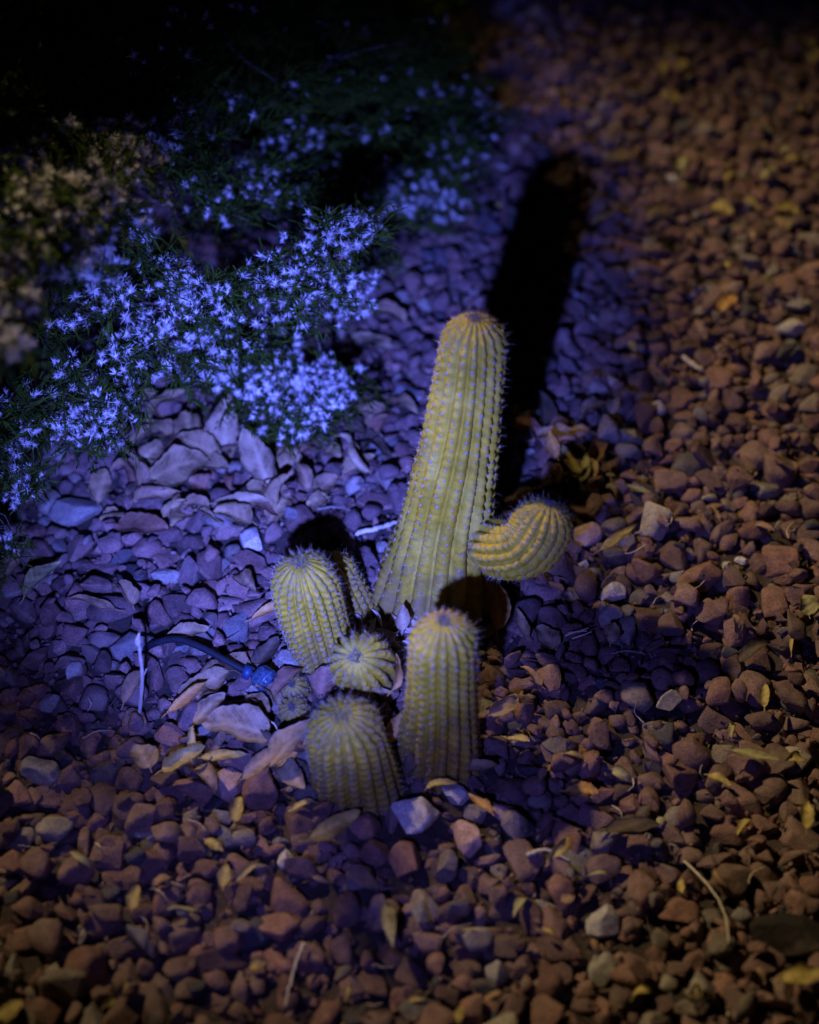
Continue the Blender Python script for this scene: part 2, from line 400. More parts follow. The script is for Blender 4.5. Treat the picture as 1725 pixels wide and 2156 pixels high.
# hero stones: px, py, length px, (dims), yaw, material, name, label
HERO = [
    (880, 1716, 112, (1, 0.86, 0.85), 10, 'whiterock', 'rock', 'chunky white rock in front of the ribbed cactus stems', 41),
    (1232, 1122, 78, (1, 0.9, 0.42), 2, 'pink', 'stone', 'flat squarish pink stone just right of the curled cactus arm', 42),
    (527, 1135, 66, (1, 0.85, 0.6), 120, 'pale', 'stone', 'pale faceted stone lit violet near the short left cactus stem', 43),
    (158, 1072, 118, (1, 0.72, 0.5), 10, 'greystone', 'stone', 'broad grey slab stone at the edge of the leaf litter', 44),
    (1288, 1246, 62, (1, 0.8, 0.7), 160, 'pale', 'stone', 'cream stone with sharp facets among red gravel', 45),
    (1266, 1938, 76, (1, 0.95, 0.75), 0, 'pale', 'stone', 'cream pitted stone in the open gravel', 46),
    (1268, 2040, 82, (1, 0.8, 0.7), 90, 'greystone', 'stone', 'lumpy grey green stone behind cream pitted stone', 47),
    (1418, 376, 34, (1, 0.85, 0.7), 30, 'pale', 'pebble', 'small white pebble alone in the far gravel', 48),
    (1388, 858, 44, (1, 0.85, 0.8), 60, 'pale', 'pebble', 'small bright cream pebble beside purple lit gravel', 49),
    (1664, 1968, 190, (1, 0.5, 0.42), 175, 'darkstone', 'stone', 'large dark smooth stone beside a folded yellow leaf', 50),
    (552, 1660, 96, (1, 0.85, 0.8), 80, 'redstone', 'stone', 'large angular rose red stone beside the front cactus stem', 51),
    (480, 1648, 84, (1, 0.9, 0.75), 100, 'pink', 'stone', 'rounded pink stone left of the rose red stone', 52),
    (1468, 1215, 120, (1, 0.6, 0.55), 35, 'redstone', 'stone', 'long rust red stone lying aslant in the open gravel', 53),
    (1228, 1190, 36, (1, 0.8, 0.7), 60, 'pale', 'pebble', 'pale violet pebble beneath the flat pink stone', 54),
    (1530, 1192, 42, (1, 0.6, 0.6), 80, 'pale', 'pebble', 'upright cream pebble above the long rust red stone', 55),
    (1560, 1180, 28, (1, 0.9, 0.7), 20, 'pale', 'pebble', 'tiny cream pebble beside an upright cream pebble', 56),
    (1433, 1213, 48, (1, 0.9, 0.7), 20, 'greystone', 'stone', 'round grey stone touching the long rust red stone', 57),
    (85, 1625, 92, (1, 0.75, 0.65), 150, 'greystone', 'stone', 'pale grey block stone on dark red gravel', 58),
    (468, 1718, 46, (1, 0.85, 0.75), 0, 'greystone', 'pebble', 'grey pebble between the yellow leaf and white rock', 59),
    (600, 1808, 50, (1, 0.75, 0.7), 100, 'pale', 'stone', 'mottled white stone next to a curled yellow leaf', 60),
    (858, 1812, 88, (1, 0.8, 0.7), 120, 'redstone', 'stone', 'bright red stone below the chunky white rock', 61),
    (985, 1765, 96, (1, 0.62, 0.7), 110, 'pink', 'stone', 'striped pink stone right of the chunky white rock', 62),
    (1050, 1705, 78, (1, 0.75, 0.65), 140, 'pink', 'stone', 'tan pink stone below the tall front stem', 63),
    (1045, 2045, 62, (1, 0.8, 0.7), 100, 'greystone', 'stone', 'smooth grey pebble stone in the near gravel', 64),
    (1612, 1030, 62, (1, 0.7, 0.6), 0, 'greystone', 'stone', 'square grey stone in the right hand gravel', 65),
    (1665, 690, 70, (1, 0.6, 0.6), 0, 'pale', 'stone', 'flat oval cream stone beyond an orange leaf', 66),
    (1680, 640, 60, (1, 0.7, 0.6), 0, 'greystone', 'stone', 'blocky grey stone behind the oval cream stone', 67),
    (245, 1280, 130, (1, 0.55, 0.5), 8, 'gravel', 'stone', 'long flat violet lit stone in the left gravel', 68),
    (955, 1672, 66, (1, 0.8, 0.65), 150, 'pale', 'stone', 'cream stone tucked behind the chunky white rock', 69),
]
hero_built = []
for (hx, hy, L, dims, yaw, mat, nm, label, sd) in HERO:
    p = atz(hx, hy, 0.012); a = px2m(L, p) / 2
    Rm = euler(R(rng.uniform(-8, 8)), R(rng.uniform(-8, 8)), R(yaw))
    z = a * dims[2] * 0.72 + 0.002
    p = atz(hx, hy, z * 1.1)
    hero_spots.append((p[0], p[1], a * (dims[0] + dims[1]) / 2 * 0.9))
    hero_built.append((p[0], p[1], z, a, Rm, dims, mat, nm, label, sd))
    stamp(p[0], p[1], z, a, Rm, dims)

X0, X1, Y0, Y1 = -0.98, 0.98, -0.78, 1.45
def try_place(n, lo, hi, lim, layer):
    for _ in range(n):
        x, y = rng.uniform(X0, X1), rng.uniform(Y0, Y1)
        a = rng.uniform(lo, hi); v = int(rng.integers(NVAR)); V = shape_hi[v][0]; dims = np.abs(V).max(0)
        r = a * math.sqrt(dims[1])
        if in_feet(x, y, r): continue
        if layer == 0:
            if near(x, y, r, lim): continue
            cells.setdefault((int(x // CS), int(y // CS)), []).append((x, y, r))
            Rm = euler(R(rng.normal(0, 13)), R(rng.normal(0, 13)), rng.uniform(0, 6.28))
            z = a * dims[2] * rng.uniform(0.5, 0.9)
        else:
            if near2(x, y, r, lim): continue
            cells2.setdefault((int(x // CS), int(y // CS)), []).append((x, y, r))
            i, j = hidx(x, y); k = max(2, int(r * 0.75 / HRES))
            w = HM[j - k:j + k + 1, i - k:i + k + 1]
            gy, gx = np.gradient(w)
            tx, ty = float(np.clip(np.mean(gy) / HRES, -0.5, 0.5)), float(np.clip(-np.mean(gx) / HRES, -0.5, 0.5))
            Rm = euler(tx + R(rng.normal(0, 9)), ty + R(rng.normal(0, 9)), 0) @ euler(0, 0, rng.uniform(0, 6.28))
            z = float(np.percentile(w, 62)) + a * dims[2] * 0.62
        stones.append((x, y, z, a, Rm, v))
        stamp(x, y, z, a, Rm, dims)
cells2 = {}
def near2(x, y, r, lim):
    ci, cj = int(x // CS), int(y // CS)
    for i in range(ci - 3, ci + 4):
        for j in range(cj - 3, cj + 4):
            for (u, v, q) in cells2.get((i, j), ()):
                if (u - x) ** 2 + (v - y) ** 2 < (lim * (q + r)) ** 2: return True
    return False
try_place(1300, 0.0155, 0.0215, 0.88, 0)
try_place(9000, 0.0115, 0.016, 0.78, 0)
try_place(26000, 0.0085, 0.012, 0.72, 0)
try_place(26000, 0.0052, 0.0085, 0.68, 0)
try_place(5200, 0.0105, 0.018, 0.86, 1)
cells2 = {}
try_place(4600, 0.005, 0.0095, 1.0, 1)

# the ground sheet
bm = bmesh.new()
NX = 120
xs = np.concatenate([[-40, -12, -4, -2], np.linspace(-1.3, 1.3, NX), [2, 4, 12, 40]])
ys = np.concatenate([[-40, -12, -4, -2], np.linspace(-1.1, 1.7, NX), [2.6, 5, 12, 40]])
grid = []
for y in ys:
    row = []
    for x in xs:
        e = 1 if abs(x) < 1.3 and -1.1 < y < 1.7 else 0
        row.append(bm.verts.new((x, y, e * (0.0012 * math.sin(x * 31 + 2) * math.sin(y * 27) + 0.0008 * math.sin(x * 83 + y * 71)))))
    grid.append(row)
for j in range(len(ys) - 1):
    for i in range(len(xs) - 1):
        bm.faces.new((grid[j][i], grid[j][i + 1], grid[j + 1][i + 1], grid[j + 1][i]))
me = bpy.data.meshes.new('ground'); bm.to_mesh(me); bm.free()
for p_ in me.polygons: p_.use_smooth = True
ground = tag(link('ground', me, None, M['soil']), kind='structure', label='dark soil bed covered with red gravel')

# 300 stones that show largest are parts of the ground, the rest are one part
score = []
for i, (x, y, z, a, Rm, v) in enumerate(stones):
    u, w, d = proj((x, y, z))
    ok = 10 < u < 1715 and 10 < w < 2146
    hid = (u < 900 and w < 700) or (u < 560 and w < 860) or (u < 200 and w < 1000)
    score.append(a / d * (1 + 3 * z) if ok and not hid else -1)
top = set(np.argsort(score)[::-1][:300].tolist())
var_mesh = []
for i in range(NVAR):
    me = mesh_np('stone', *shape_hi[i], smooth=i >= NCH); me.materials.append(M['gravel']); var_mesh.append(me)
bag = Bag()
for i, (x, y, z, a, Rm, v) in enumerate(stones):
    if i in top:
        o = link('stone', var_mesh[v], ground)
        o.matrix_local = Matrix.Translation((x, y, z)) @ Matrix(Rm).to_4x4() @ Matrix.Scale(a * 1.10, 4)
    else:
        u, w, d = proj((x, y, z))
        inside = -150 < u < 1875 and -80 < w < 2350
        V, F = (shape_mid if inside else shape_lo)[v]
        bag.add((V * a * 1.12) @ Rm.T + np.array([x, y, z]), F, v >= NCH)
for _ in range(17000):
    x, y = rng.uniform(-0.7, 0.7), rng.uniform(-0.62, 0.95)
    if in_feet(x, y, 0): continue
    a = rng.uniform(0.0012, 0.0038); V, F = shape_lo[int(rng.integers(NCH))]
    h = hsample(x, y, 0.004, 30)
    if h > 0.011: continue
    bag.add((V * a) @ euler(*rng.uniform(0, 6.28, 3)).T + np.array([x, y, h + a * 0.3]), F, False)
tag(link('gravel', bag.mesh('gravel'), ground, M['gravel']), kind='stuff', label='red brown gravel of many small angular stones')
for (x, y, z, a, Rm, dims, mat, nm, label, sd) in hero_built:
    V, F = stone_shape(sd, 4, planes=(10, 15), off=(0.5, 0.85), dims=dims, rough=0.02)
    o = link(nm, mesh_np(nm, V * a, F), None, M[mat])
    o.matrix_local = Matrix.Translation((x, y, z)) @ Matrix(Rm).to_4x4()
    tag(o, label, nm if nm != 'rock' else 'rock')

# ================================================================== the cactus
base = atz(918, 1262)
cactus = empty('cactus', (float(base[0]), float(base[1]), 0))
tag(cactus, 'clump of ribbed golden green cactus with one tall column and shorter stems', 'cactus')
bpy.context.view_layer.update()
CINV = Matrix.Translation(cactus.location).inverted()
def child(name, me, parent, mat, **kw):
    o = link(name, me, parent, mat); tag(o, **kw); return o
def spike_template(k=3):
    th = np.arange(k) * 2 * math.pi / k
    V = np.vstack([np.stack([np.cos(th), np.sin(th), 0 * th], 1), [[0, 0, 1]]])
    F = np.array([(i, (i + 1) % k, k) for i in range(k)]); return V, F
SPK = spike_template()
def stem(label, P, rad, ribs, spacing, depth_=0.17, seed=0, twist=0.0, spine=0.006, dome=1.0, ar=0.0019):
    g = np.random.default_rng(seed)
    n = 110
    ax = smooth_path(P, n)
    seg = np.r_[0, np.cumsum(np.linalg.norm(np.diff(ax, axis=0), axis=1))]
    # more rings near the tip
    L = seg[-1]; s = L * (1 - (1 - np.linspace(0, 1, n)) ** 1.35)
    ax = np.stack([np.interp(s, seg, ax[:, c]) for c in range(3)], 1)
    tt = np.linspace(0, 1, len(rad)); rr = np.interp(s / L, tt, rad)
    kern = np.ones(9) / 9; rr = np.convolve(np.pad(rr, 4, 'edge'), kern, 'valid')
    re = rr[-1] * dome
    rem = L - s
    cap = np.where(rem < re, np.sqrt(np.clip(1 - (1 - rem / re) ** 2, 0, 1)), 1.0)
    rr = rr * cap
    T, Nn, B = frames(ax)
    m = ribs * 9
    th = np.arange(m) * 2 * math.pi / m
    U = (th * ribs / (2 * math.pi)) % 1
    ridge = np.abs(np.sin(math.pi * U)) ** 0.62
    ph = g.uniform(0, 6.28, 8)
    V = np.zeros((n, m, 3))
    ang = th[None, :] + (twist * s / L)[:, None] + 0.05 * np.sin(s * 26 + ph[0])[:, None] + 0.03 * np.sin(3 * th[None, :] + ph[1] + s[:, None] * 14)
    ribamp = 1 + 0.25 * np.sin(2 * th + ph[2])[None, :]
    near_tip = np.clip(rem / (re + 1e-9), 0, 1)[:, None]
    d = 1.45 * depth_ * ribamp * (0.75 + 0.5 * near_tip * (1 - near_tip))
    bulge = 0.034 * np.cos(2 * math.pi * s / spacing)[:, None] * ridge[None, :]
    wob = 0.03 * np.sin(th[None, :] * 2 + s[:, None] * 22 + ph[3]) + 0.014 * np.sin(th[None, :] * 5 + s[:, None] * 60 + ph[4])
    rad2 = rr[:, None] * (1 - d * (1 - ridge[None, :]) + bulge + wob)
    V = ax[:, None] + rad2[..., None] * (np.cos(ang)[..., None] * Nn[:, None] + np.sin(ang)[..., None] * B[:, None])
    # slight dimple at the growing tip
    dim = np.clip(1 - rr / (re * 0.35 + 1e-9), 0, 1) * (rem < re)
    V -= (T * (dim * re * 0.05)[:, None])[:, None]
    Vf = V.reshape(-1, 3)
    idx = np.arange(n * m).reshape(n, m)
    a, b = idx[:-1], np.roll(idx, -1, 1)[:-1]; c, e = np.roll(idx, -1, 1)[1:], idx[1:]
    F = np.stack([a, b, c, e], -1).reshape(-1, 4)
    o = child('stem', mesh_np('stem', Vf, F), cactus, M['cactus'], label=label)
    o.matrix_parent_inverse = CINV
    # areoles on the ridges with their spines
    ab, sb = Bag(), Bag()
    IV, IF = ICO[1]
    cr = np.array([int((j + 0.5) * 9) for j in range(ribs)])
    for q in range(ribs):
        pos = g.uniform(0, spacing) + 0.002
        while pos < L - 0.0015:
            i = int(np.searchsorted(s, pos)); i = min(max(i, 1), n - 2)
            kk = (cr[q] + int(g.integers(-1, 2))) % m; p = 0.5 * (V[i, kk] + V[i, (kk + 1) % m]); out = p - ax[i]; tip = max(0.0, 1 - (L - pos) / (re * 1.1))
            out = out / (np.linalg.norm(out) + 1e-9) * (1 - tip) + T[i] * tip; out /= np.linalg.norm(out)
            if p[2] > -0.004:
                far = min(1.0, 0.55 + (L - pos) / (3 * re))
                rA = ar * 0.86 * g.uniform(0.6, 1.15) * far
                if g.random() < 0.06: pos += spacing * g.uniform(0.7, 1.1); continue
                ab.add((IV * np.array([1, 1, 0.55]) * rA) @ rot_to(out, g.uniform(0, 6)).T + p, IF)
                ns = g.integers(11, 17)
                Rm = rot_to(out, g.uniform(0, 6))
                for k in range(ns):
                    tilt = g.uniform(0.9, 1.35) if k < ns - 2 else g.uniform(0.05, 0.6)
                    az = k * 2 * math.pi / ns + g.uniform(-0.3, 0.3)
                    ln = spine * g.uniform(0.4, 1.0) * ((1.5 if g.random() < 0.3 else 0.9) if k >= ns - 2 else 0.62) * (1 + 0.25 * tip)
                    dv = Rm @ np.array([math.sin(tilt) * math.cos(az), math.sin(tilt) * math.sin(az), math.cos(tilt)])
                    sb.add((SPK[0] * np.array([0.00013, 0.00013, ln])) @ rot_to(dv).T + p, SPK[1])
            gap = spacing * (0.42 + 0.58 * min(1.0, (L - pos) / (2.2 * re)))
            pos += gap * g.uniform(0.88, 1.12)
    c1 = child('areoles', ab.mesh('areoles'), o, M['areole'], kind='stuff', label='pale woolly dots along the ribs')
    c2 = child('spines', sb.mesh('spines', False), o, M['spine'], kind='stuff', label='short pale radiating spines')
    # woolly crown
    wb = Bag()
    for k in range(150):
        rad_ = re * 0.30 * math.sqrt(g.uniform(0, 1)); az = g.uniform(0, 6.28)
        i = n - 2
        c0 = ax[-1] - T[-1] * (re * (1 - math.sqrt(max(0, 1 - (rad_ / re) ** 2))) + re * 0.03)
        p = c0 + rad_ * (math.cos(az) * Nn[-1] + math.sin(az) * B[-1])
        dv = T[-1] + 0.9 * g.normal(size=3); ln = spine * g.uniform(0.35, 0.9)
        wb.add((SPK[0] * np.array([0.00035, 0.00035, ln])) @ rot_to(dv).T + p, SPK[1])
    c3 = child('crown_wool', wb.mesh('crown_wool', False), o, M['wool'], kind='stuff', label='grey woolly bristles at the growing tip')
    return o
def axis(pts, Y0_):
    return [aty(x, y, Y0_ + dy) for (x, y, dy) in pts]
Yt = float(base[1])
def mm(px, Y_, py): return px2m(px, aty(862, py, Y_))
# tall column
P = axis([(905, 1330, 0.0), (925, 1230, 0.0), (945, 1080, 0.0), (968, 930, 0.0), (987, 800, 0.002), (1002, 668, 0.004)], Yt)
stem('tall leaning column', P, [mm(150, Yt, 1300), mm(126, Yt, 1200), mm(99, Yt, 1080), mm(89, Yt, 930), mm(77, Yt, 800), mm(64, Yt, 690)], 17, 0.0098, 0.17, 11, 0.10, 0.0065, 0.95)
# arm bending out of the tall column
Ya = Yt - 0.03
P = axis([(1018, 1140, 0.020), (1048, 1150, -0.006), (1078, 1158, -0.030), (1112, 1150, -0.038), (1138, 1114, -0.034), (1158, 1060, -0.030)], Ya)
stem('short arm curling out and upward from the tall column', P, [mm(42, Ya, 1150), mm(58, Ya, 1150), mm(65, Ya, 1150), mm(63, Ya, 1130), mm(64, Ya, 1100), mm(60, Ya, 1080)], 16, 0.0062, 0.13, 12, 0.2, 0.006, 0.95, 0.0013)
# left stem and the one behind it
Yl = float(atz(700, 1395)[1])
P = axis([(706, 1440, 0.0), (684, 1370, 0.0), (654, 1280, -0.002), (630, 1184, -0.006)], Yl)
stem('short left stem leaning outward', P, [mm(62, Yl, 1400), mm(68, Yl, 1370), mm(74, Yl, 1280), mm(70, Yl, 1200)], 19, 0.0076, 0.14, 13, 0.15, 0.0068, 0.95, 0.0015)
Yb = float(atz(752, 1290)[1])
P = axis([(766, 1330, 0.0), (742, 1280, 0.0), (710, 1222, 0.0), (690, 1174, 0.0)], Yb)
stem('dark stem half hidden behind the left stem', P, [mm(40, Yb, 1300), mm(48, Yb, 1270), mm(48, Yb, 1220), mm(46, Yb, 1190)], 15, 0.008, 0.15, 14, 0.1, 0.0065, 0.95, 0.0014)
# round pup between
Ym = float(atz(765, 1425)[1]) - 0.045
P = axis([(785, 1440, 0.03), (772, 1412, 0.01), (750, 1383, -0.016)], Ym)
stem('round young pup in the middle of the clump', P, [mm(55, Ym, 1420), mm(66, Ym, 1410), mm(66, Ym, 1390)], 16, 0.0072, 0.17, 15, 0.0, 0.0068, 0.8, 0.0015)
# front left stem
Yf = float(atz(748, 1655)[1])
P = axis([(762, 1720, 0.0), (748, 1640, 0.0), (733, 1570, -0.002), (717, 1505, -0.008)], Yf)
stem('broad front stem tapering to a rounded tip', P, [mm(102, Yf, 1690), mm(98, Yf, 1640), mm(88, Yf, 1570), mm(78, Yf, 1540)], 19, 0.0076, 0.16, 16, 0.12, 0.0068, 0.95, 0.0014)
# front right column
Yr = float(atz(925, 1600)[1])
P = axis([(922, 1660, 0.0), (925, 1570, 0.0), (930, 1440, 0.0), (935, 1308, -0.004)], Yr)
stem('straight front column with rounded tip', P, [mm(98, Yr, 1640), mm(86, Yr, 1550), mm(75, Yr, 1430), mm(70, Yr, 1340)], 18, 0.0085, 0.16, 17, 0.08, 0.0068, 0.95, 0.0016)
# two small pups at the foot of the left stem
Yp = float(atz(620, 1500)[1])
P = axis([(632, 1530, 0.02), (626, 1512, 0.0), (614, 1488, -0.014)], Yp)
stem('tiny pup at the foot of the clump', P, [mm(26, Yp, 1510), mm(33, Yp, 1505), mm(32, Yp, 1495)], 12, 0.0062, 0.17, 18, 0, 0.0065, 0.85, 0.0013)
P = axis([(636, 1480, 0.03), (626, 1462, 0.02), (614, 1440, 0.01)], Yp)
stem('tiny pup under the left stem', P, [mm(24, Yp, 1480), mm(31, Yp, 1460), mm(30, Yp, 1445)], 12, 0.0062, 0.17, 19, 0, 0.0065, 0.85, 0.0013)

# ================================================================== the seeding shrub
def tuft_shape(seed, n, ln):
    g = np.random.default_rng(seed); b = Bag()
    for k in range(n):
        d = g.normal(size=3); d /= np.linalg.norm(d)
        if d[2] < -0.35: d[2] = -d[2]
        big = k < 9
        l_ = ln * (g.uniform(0.85, 1.15) if big else g.uniform(0.45, 0.95)); w = 0.00044 if big else 0.0002
        b.add((SPK[0] * np.array([w, w, l_])) @ rot_to(d).T, SPK[1])
    return np.concatenate(b.V), np.concatenate(b.F)
TUFT = [tuft_shape(200 + i, 38 + 5 * i, 0.0086) for i in range(5)]
def sprig_shape(seed, L=0.06, nl=16, wid=0.0010):
    g = np.random.default_rng(seed); b = Bag()
    P = smooth_path([(0, 0, 0), (g.normal(0, 0.004), g.normal(0, 0.004), L * 0.5), (g.normal(0, 0.008), g.normal(0, 0.008), L)], 6)
    V, F = tube(P, np.linspace(0.0009, 0.0004, 6), 3, False); b.add(V, F)
    for k in range(nl):
        t = g.uniform(0.1, 1.0); p = np.array([np.interp(t, np.linspace(0, 1, 6), P[:, c]) for c in range(3)])
        az = g.uniform(0, 6.28); tl = g.uniform(0.25, 0.7); d = np.array([math.sin(tl) * math.cos(az), math.sin(tl) * math.sin(az), math.cos(tl)])
        l_ = g.uniform(0.010, 0.020); w = wid; Rm = rot_to(d, g.uniform(0, 6))
        Q = np.array([[0, 0, 0], [w, 0, l_ * 0.45], [0, 0.0003, l_], [-w, 0, l_ * 0.45], [0, 0.0005, l_ * 0.45]]) @ Rm.T + p
        b.add(Q[:4], np.array([(0, 1, 2), (0, 2, 3)])) if wid > 0.002 else b.add(Q, np.array([(0, 1, 4), (1, 2, 4), (2, 3, 4), (3, 0, 4)]))
    return np.concatenate(b.V), np.concatenate(b.F)
SPRIG = [sprig_shape(300 + i) for i in range(7)]
# px, py, height, radius px, tufts, sprigs
CL = [
    (640, 560, .235, 62, 40, 26), (700, 500, .25, 55, 34, 20), (760, 480, .25, 38, 22, 14), (590, 620, .215, 60, 36, 22), (690, 585, .22, 55, 32, 16), (535, 600, .23, 45, 18, 26),
    (660, 640, .17, 60, 34, 12), (720, 600, .18, 50, 26, 10), (730, 650, .14, 40, 18, 8),
    (570, 830, .075, 70, 46, 50), (500, 815, .075, 55, 36, 40), (650, 860, .07, 62, 44, 46), (700, 815, .07, 46, 26, 34), (610, 900, .055, 55, 34, 22), (560, 770, .09, 50, 22, 40), (430, 800, .08, 40, 16, 14),
    (335, 580, .25, 48, 22, 22), (300, 520, .27, 32, 10, 16), (395, 640, .225, 46, 30, 14), (440, 620, .22, 36, 18, 14), (205, 640, .27, 62, 26, 18), (240, 610, .28, 30, 14, 8),
    (320, 700, .2, 50, 30, 18), (265, 745, .19, 48, 18, 22), (480, 690, .18, 58, 30, 22), (445, 735, .16, 50, 28, 18), (380, 760, .15, 45, 16, 22), (520, 730, .15, 40, 18, 16),
    (130, 690, .24, 26, 7, 18), (140, 780, .2, 26, 8, 18), (195, 830, .165, 45, 20, 20), (225, 870, .15, 50, 26, 18), (160, 900, .15, 50, 30, 18), (95, 870, .17, 42, 16, 18), (40, 850, .19, 36, 12, 18),
    (40, 930, .16, 42, 14, 18), (15, 975, .15, 30, 10, 14), (55, 1030, .13, 42, 14, 14), (10, 1150, .12, 26, 9, 12), (290, 800, .15, 36, 12, 16), (240, 930, .12, 30, 8, 12),
    (225, 300, .40, 62, 34, 24), (285, 340, .41, 45, 22, 18), (100, 300, .42, 55, 22, 26), (150, 410, .42, 90, 46, 30), (70, 430, .44, 80, 36, 30), (245, 425, .4, 70, 34, 24), (50, 560, .42, 70, 34, 26), (135, 520, .41, 80, 40, 26), (205, 560, .36, 50, 22, 18), (10, 740, .42, 40, 22, 12), (25, 650, .42, 45, 22, 14),
    (340, 235, .33, 50, 18, 20), (265, 205, .33, 42, 10, 20), (345, 295, .32, 38, 22, 14), (260, 460, .33, 30, 10, 14),
    (640, 290, .19, 40, 20, 20), (600, 325, .19, 42, 20, 20), (500, 400, .2, 62, 22, 30), (560, 375, .2, 46, 16, 26), (470, 440, .21, 50, 14, 26), (690, 380, .14, 40, 14, 24), (590, 410, .2, 40, 14, 20), (640, 420, .17, 30, 8, 16),
    (960, 320, .10, 62, 34, 46), (880, 400, .07, 66, 34, 28), (925, 450, .05, 50, 24, 14), (850, 450, .07, 44, 22, 16), (1005, 260, .07, 42, 16, 34), (860, 200, .16, 60, 14, 50), (940, 200, .13, 60, 14, 50), (900, 290, .12, 60, 20, 46), (800, 300, .15, 60, 14, 46), (760, 390, .13, 50, 10, 30), (780, 540, .1, 40, 14, 12),
    (515, 240, .27, 30, 5, 20), (380, 145, .36, 40, 7, 22), (300, 140, .38, 40, 4, 26), (100, 50, .42, 60, 4, 34), (390, 55, .4, 40, 4, 26), (505, 40, .36, 40, 4, 26), (610, 55, .33, 40, 4, 26), (760, 60, .28, 60, 3, 40), (860, 60, .24, 60, 3, 40), (700, 170, .24, 60, 3, 30), (200, 120, .42, 60, 3, 34), (880, 130, .2, 50, 2, 40), (10, 210, .45, 50, 4, 26), (620, 180, .28, 50, 2, 26), (430, 300, .26, 40, 2, 26), (420, 370, .26, 40, 3, 26),
    (-60, 900, .2, 60, 16, 30), (-90, 1050, .18, 60, 14, 30), (-80, 700, .3, 70, 16, 40), (-90, 500, .4, 70, 16, 40), (-70, 1200, .14, 50, 10, 24),
]
sroot = np.array([-0.42, 0.62, 0.0])
shrub = empty('shrub', sroot.tolist())
tag(shrub, 'dark green desert shrub covered in white starry seed tufts', 'shrub')
bpy.context.view_layer.update()
SINV = Matrix.Translation(shrub.location).inverted()
def schild(name, me, mat, **kw):
    o = child(name, me, shrub, mat, **kw); o.matrix_parent_inverse = SINV; return o
g = np.random.default_rng(21)
sprigs, tufts, twig_bag = Bag(), [], Bag()
branch_me = []
LEAFY_BLOCK = [sprig_shape(340 + i, wid=0.0026) for i in range(4)]  # wider leaves for unseen sprigs, added to block the street lamp
def add_sprig(p, d, sc, kinds=SPRIG):
    V, F = kinds[int(g.integers(len(kinds)))]
    sprigs.add((V * sc) @ rot_to(d, g.uniform(0, 6.28)).T + p, F)
limb_pts = []
for (tx, ty, tz) in ((650, 620, .12), (480, 800, .06), (230, 700, .15), (60, 900, .12), (150, 450, .33), (330, 250, .25), (620, 330, .13), (900, 330, .05), (860, 90, .16), (450, 60, .28), (-60, 600, .25), (-60, 1100, .1)):
    e = atz(tx, ty, tz); m1 = sroot * 0.6 + e * 0.4; m1[2] = tz * 0.55 + 0.02
    lp = smooth_path([sroot + np.r_[g.normal(0, 0.02, 2), -0.01], m1 + g.normal(0, 0.02, 3), e], 24)
    lp[2:, 2] = np.maximum(lp[2:, 2], 0.035)
    limb_pts.append(lp); branch_me.append(tube(lp, np.linspace(0.0052, 0.0016, 24), 6, True))
limb_pts = np.concatenate(limb_pts)
for ci, (cx, cy, cz, rp, nt_, ns_) in enumerate(CL):
    c = atz(cx, cy, cz); r = px2m(rp, c)
    out = c - sroot; out[2] = 0; out /= np.linalg.norm(out) + 1e-9
    k0 = np.argmin(np.linalg.norm((limb_pts - (c - out * 0.12 - np.array([0, 0, 0.05]))) * np.array([1, 1, 0.7]), axis=1)); st = limb_pts[k0]
    mid = st * 0.5 + c * 0.5; mid[2] += 0.02
    bp = smooth_path([st, mid + g.normal(0, 0.012, 3), c - np.array([0, 0, 0.3 * r])], 16)
    bp[1:, 2] = np.maximum(bp[1:, 2], 0.03)
    branch_me.append(tube(bp, np.linspace(0.0022, 0.0007, 16), 5, True))
    for k in range(int(ns_ * 1.5)):
        off = g.normal(size=3) * np.array([r, r, r * 0.55]) * 0.62
        d = out * g.uniform(0.5, 1.2) + np.array([0, 0, g.uniform(0.0, 0.7)]) + g.normal(0, 0.28, 3)
        p = c + off - d / np.linalg.norm(d) * 0.035; p[2] = max(p[2], 0.03)
        add_sprig(p, d, g.uniform(0.65, 1.1))
    for k in range(int(nt_ * (1.7 if cz > 0.35 else 2.1 if cz < 0.1 else 1.45))):
        while True:
            o_ = g.normal(size=3)
            if np.linalg.norm(o_) < 1.9: break
        p = c + o_ * np.array([r, r, r * 0.45]) * 0.86
        p[2] = max(p[2], 0.035) + (0.016 if cz < 0.1 else 0.004)
        nrm = out * 0.5 + np.array([0, -0.25, 0.9]) + g.normal(0, 0.35, 3)
        tufts.append((p, rot_to(nrm, g.uniform(0, 6.28)), int(g.integers(5)), g.uniform(0.42, 1.12)))
    # fine twigs inside the clump that carry tufts
    for k in range(9):
        e = c + g.normal(size=3) * np.array([r, r, r * 0.5]) * 0.6; e[2] = max(e[2], 0.03)
        s_ = bp[int(g.integers(10, 16))]
        V, F = tube(smooth_path([s_, (s_ + e) / 2 + g.normal(0, 0.006, 3), e], 5), np.linspace(0.0011, 0.0005, 5), 3, False); twig_bag.add(V, F)
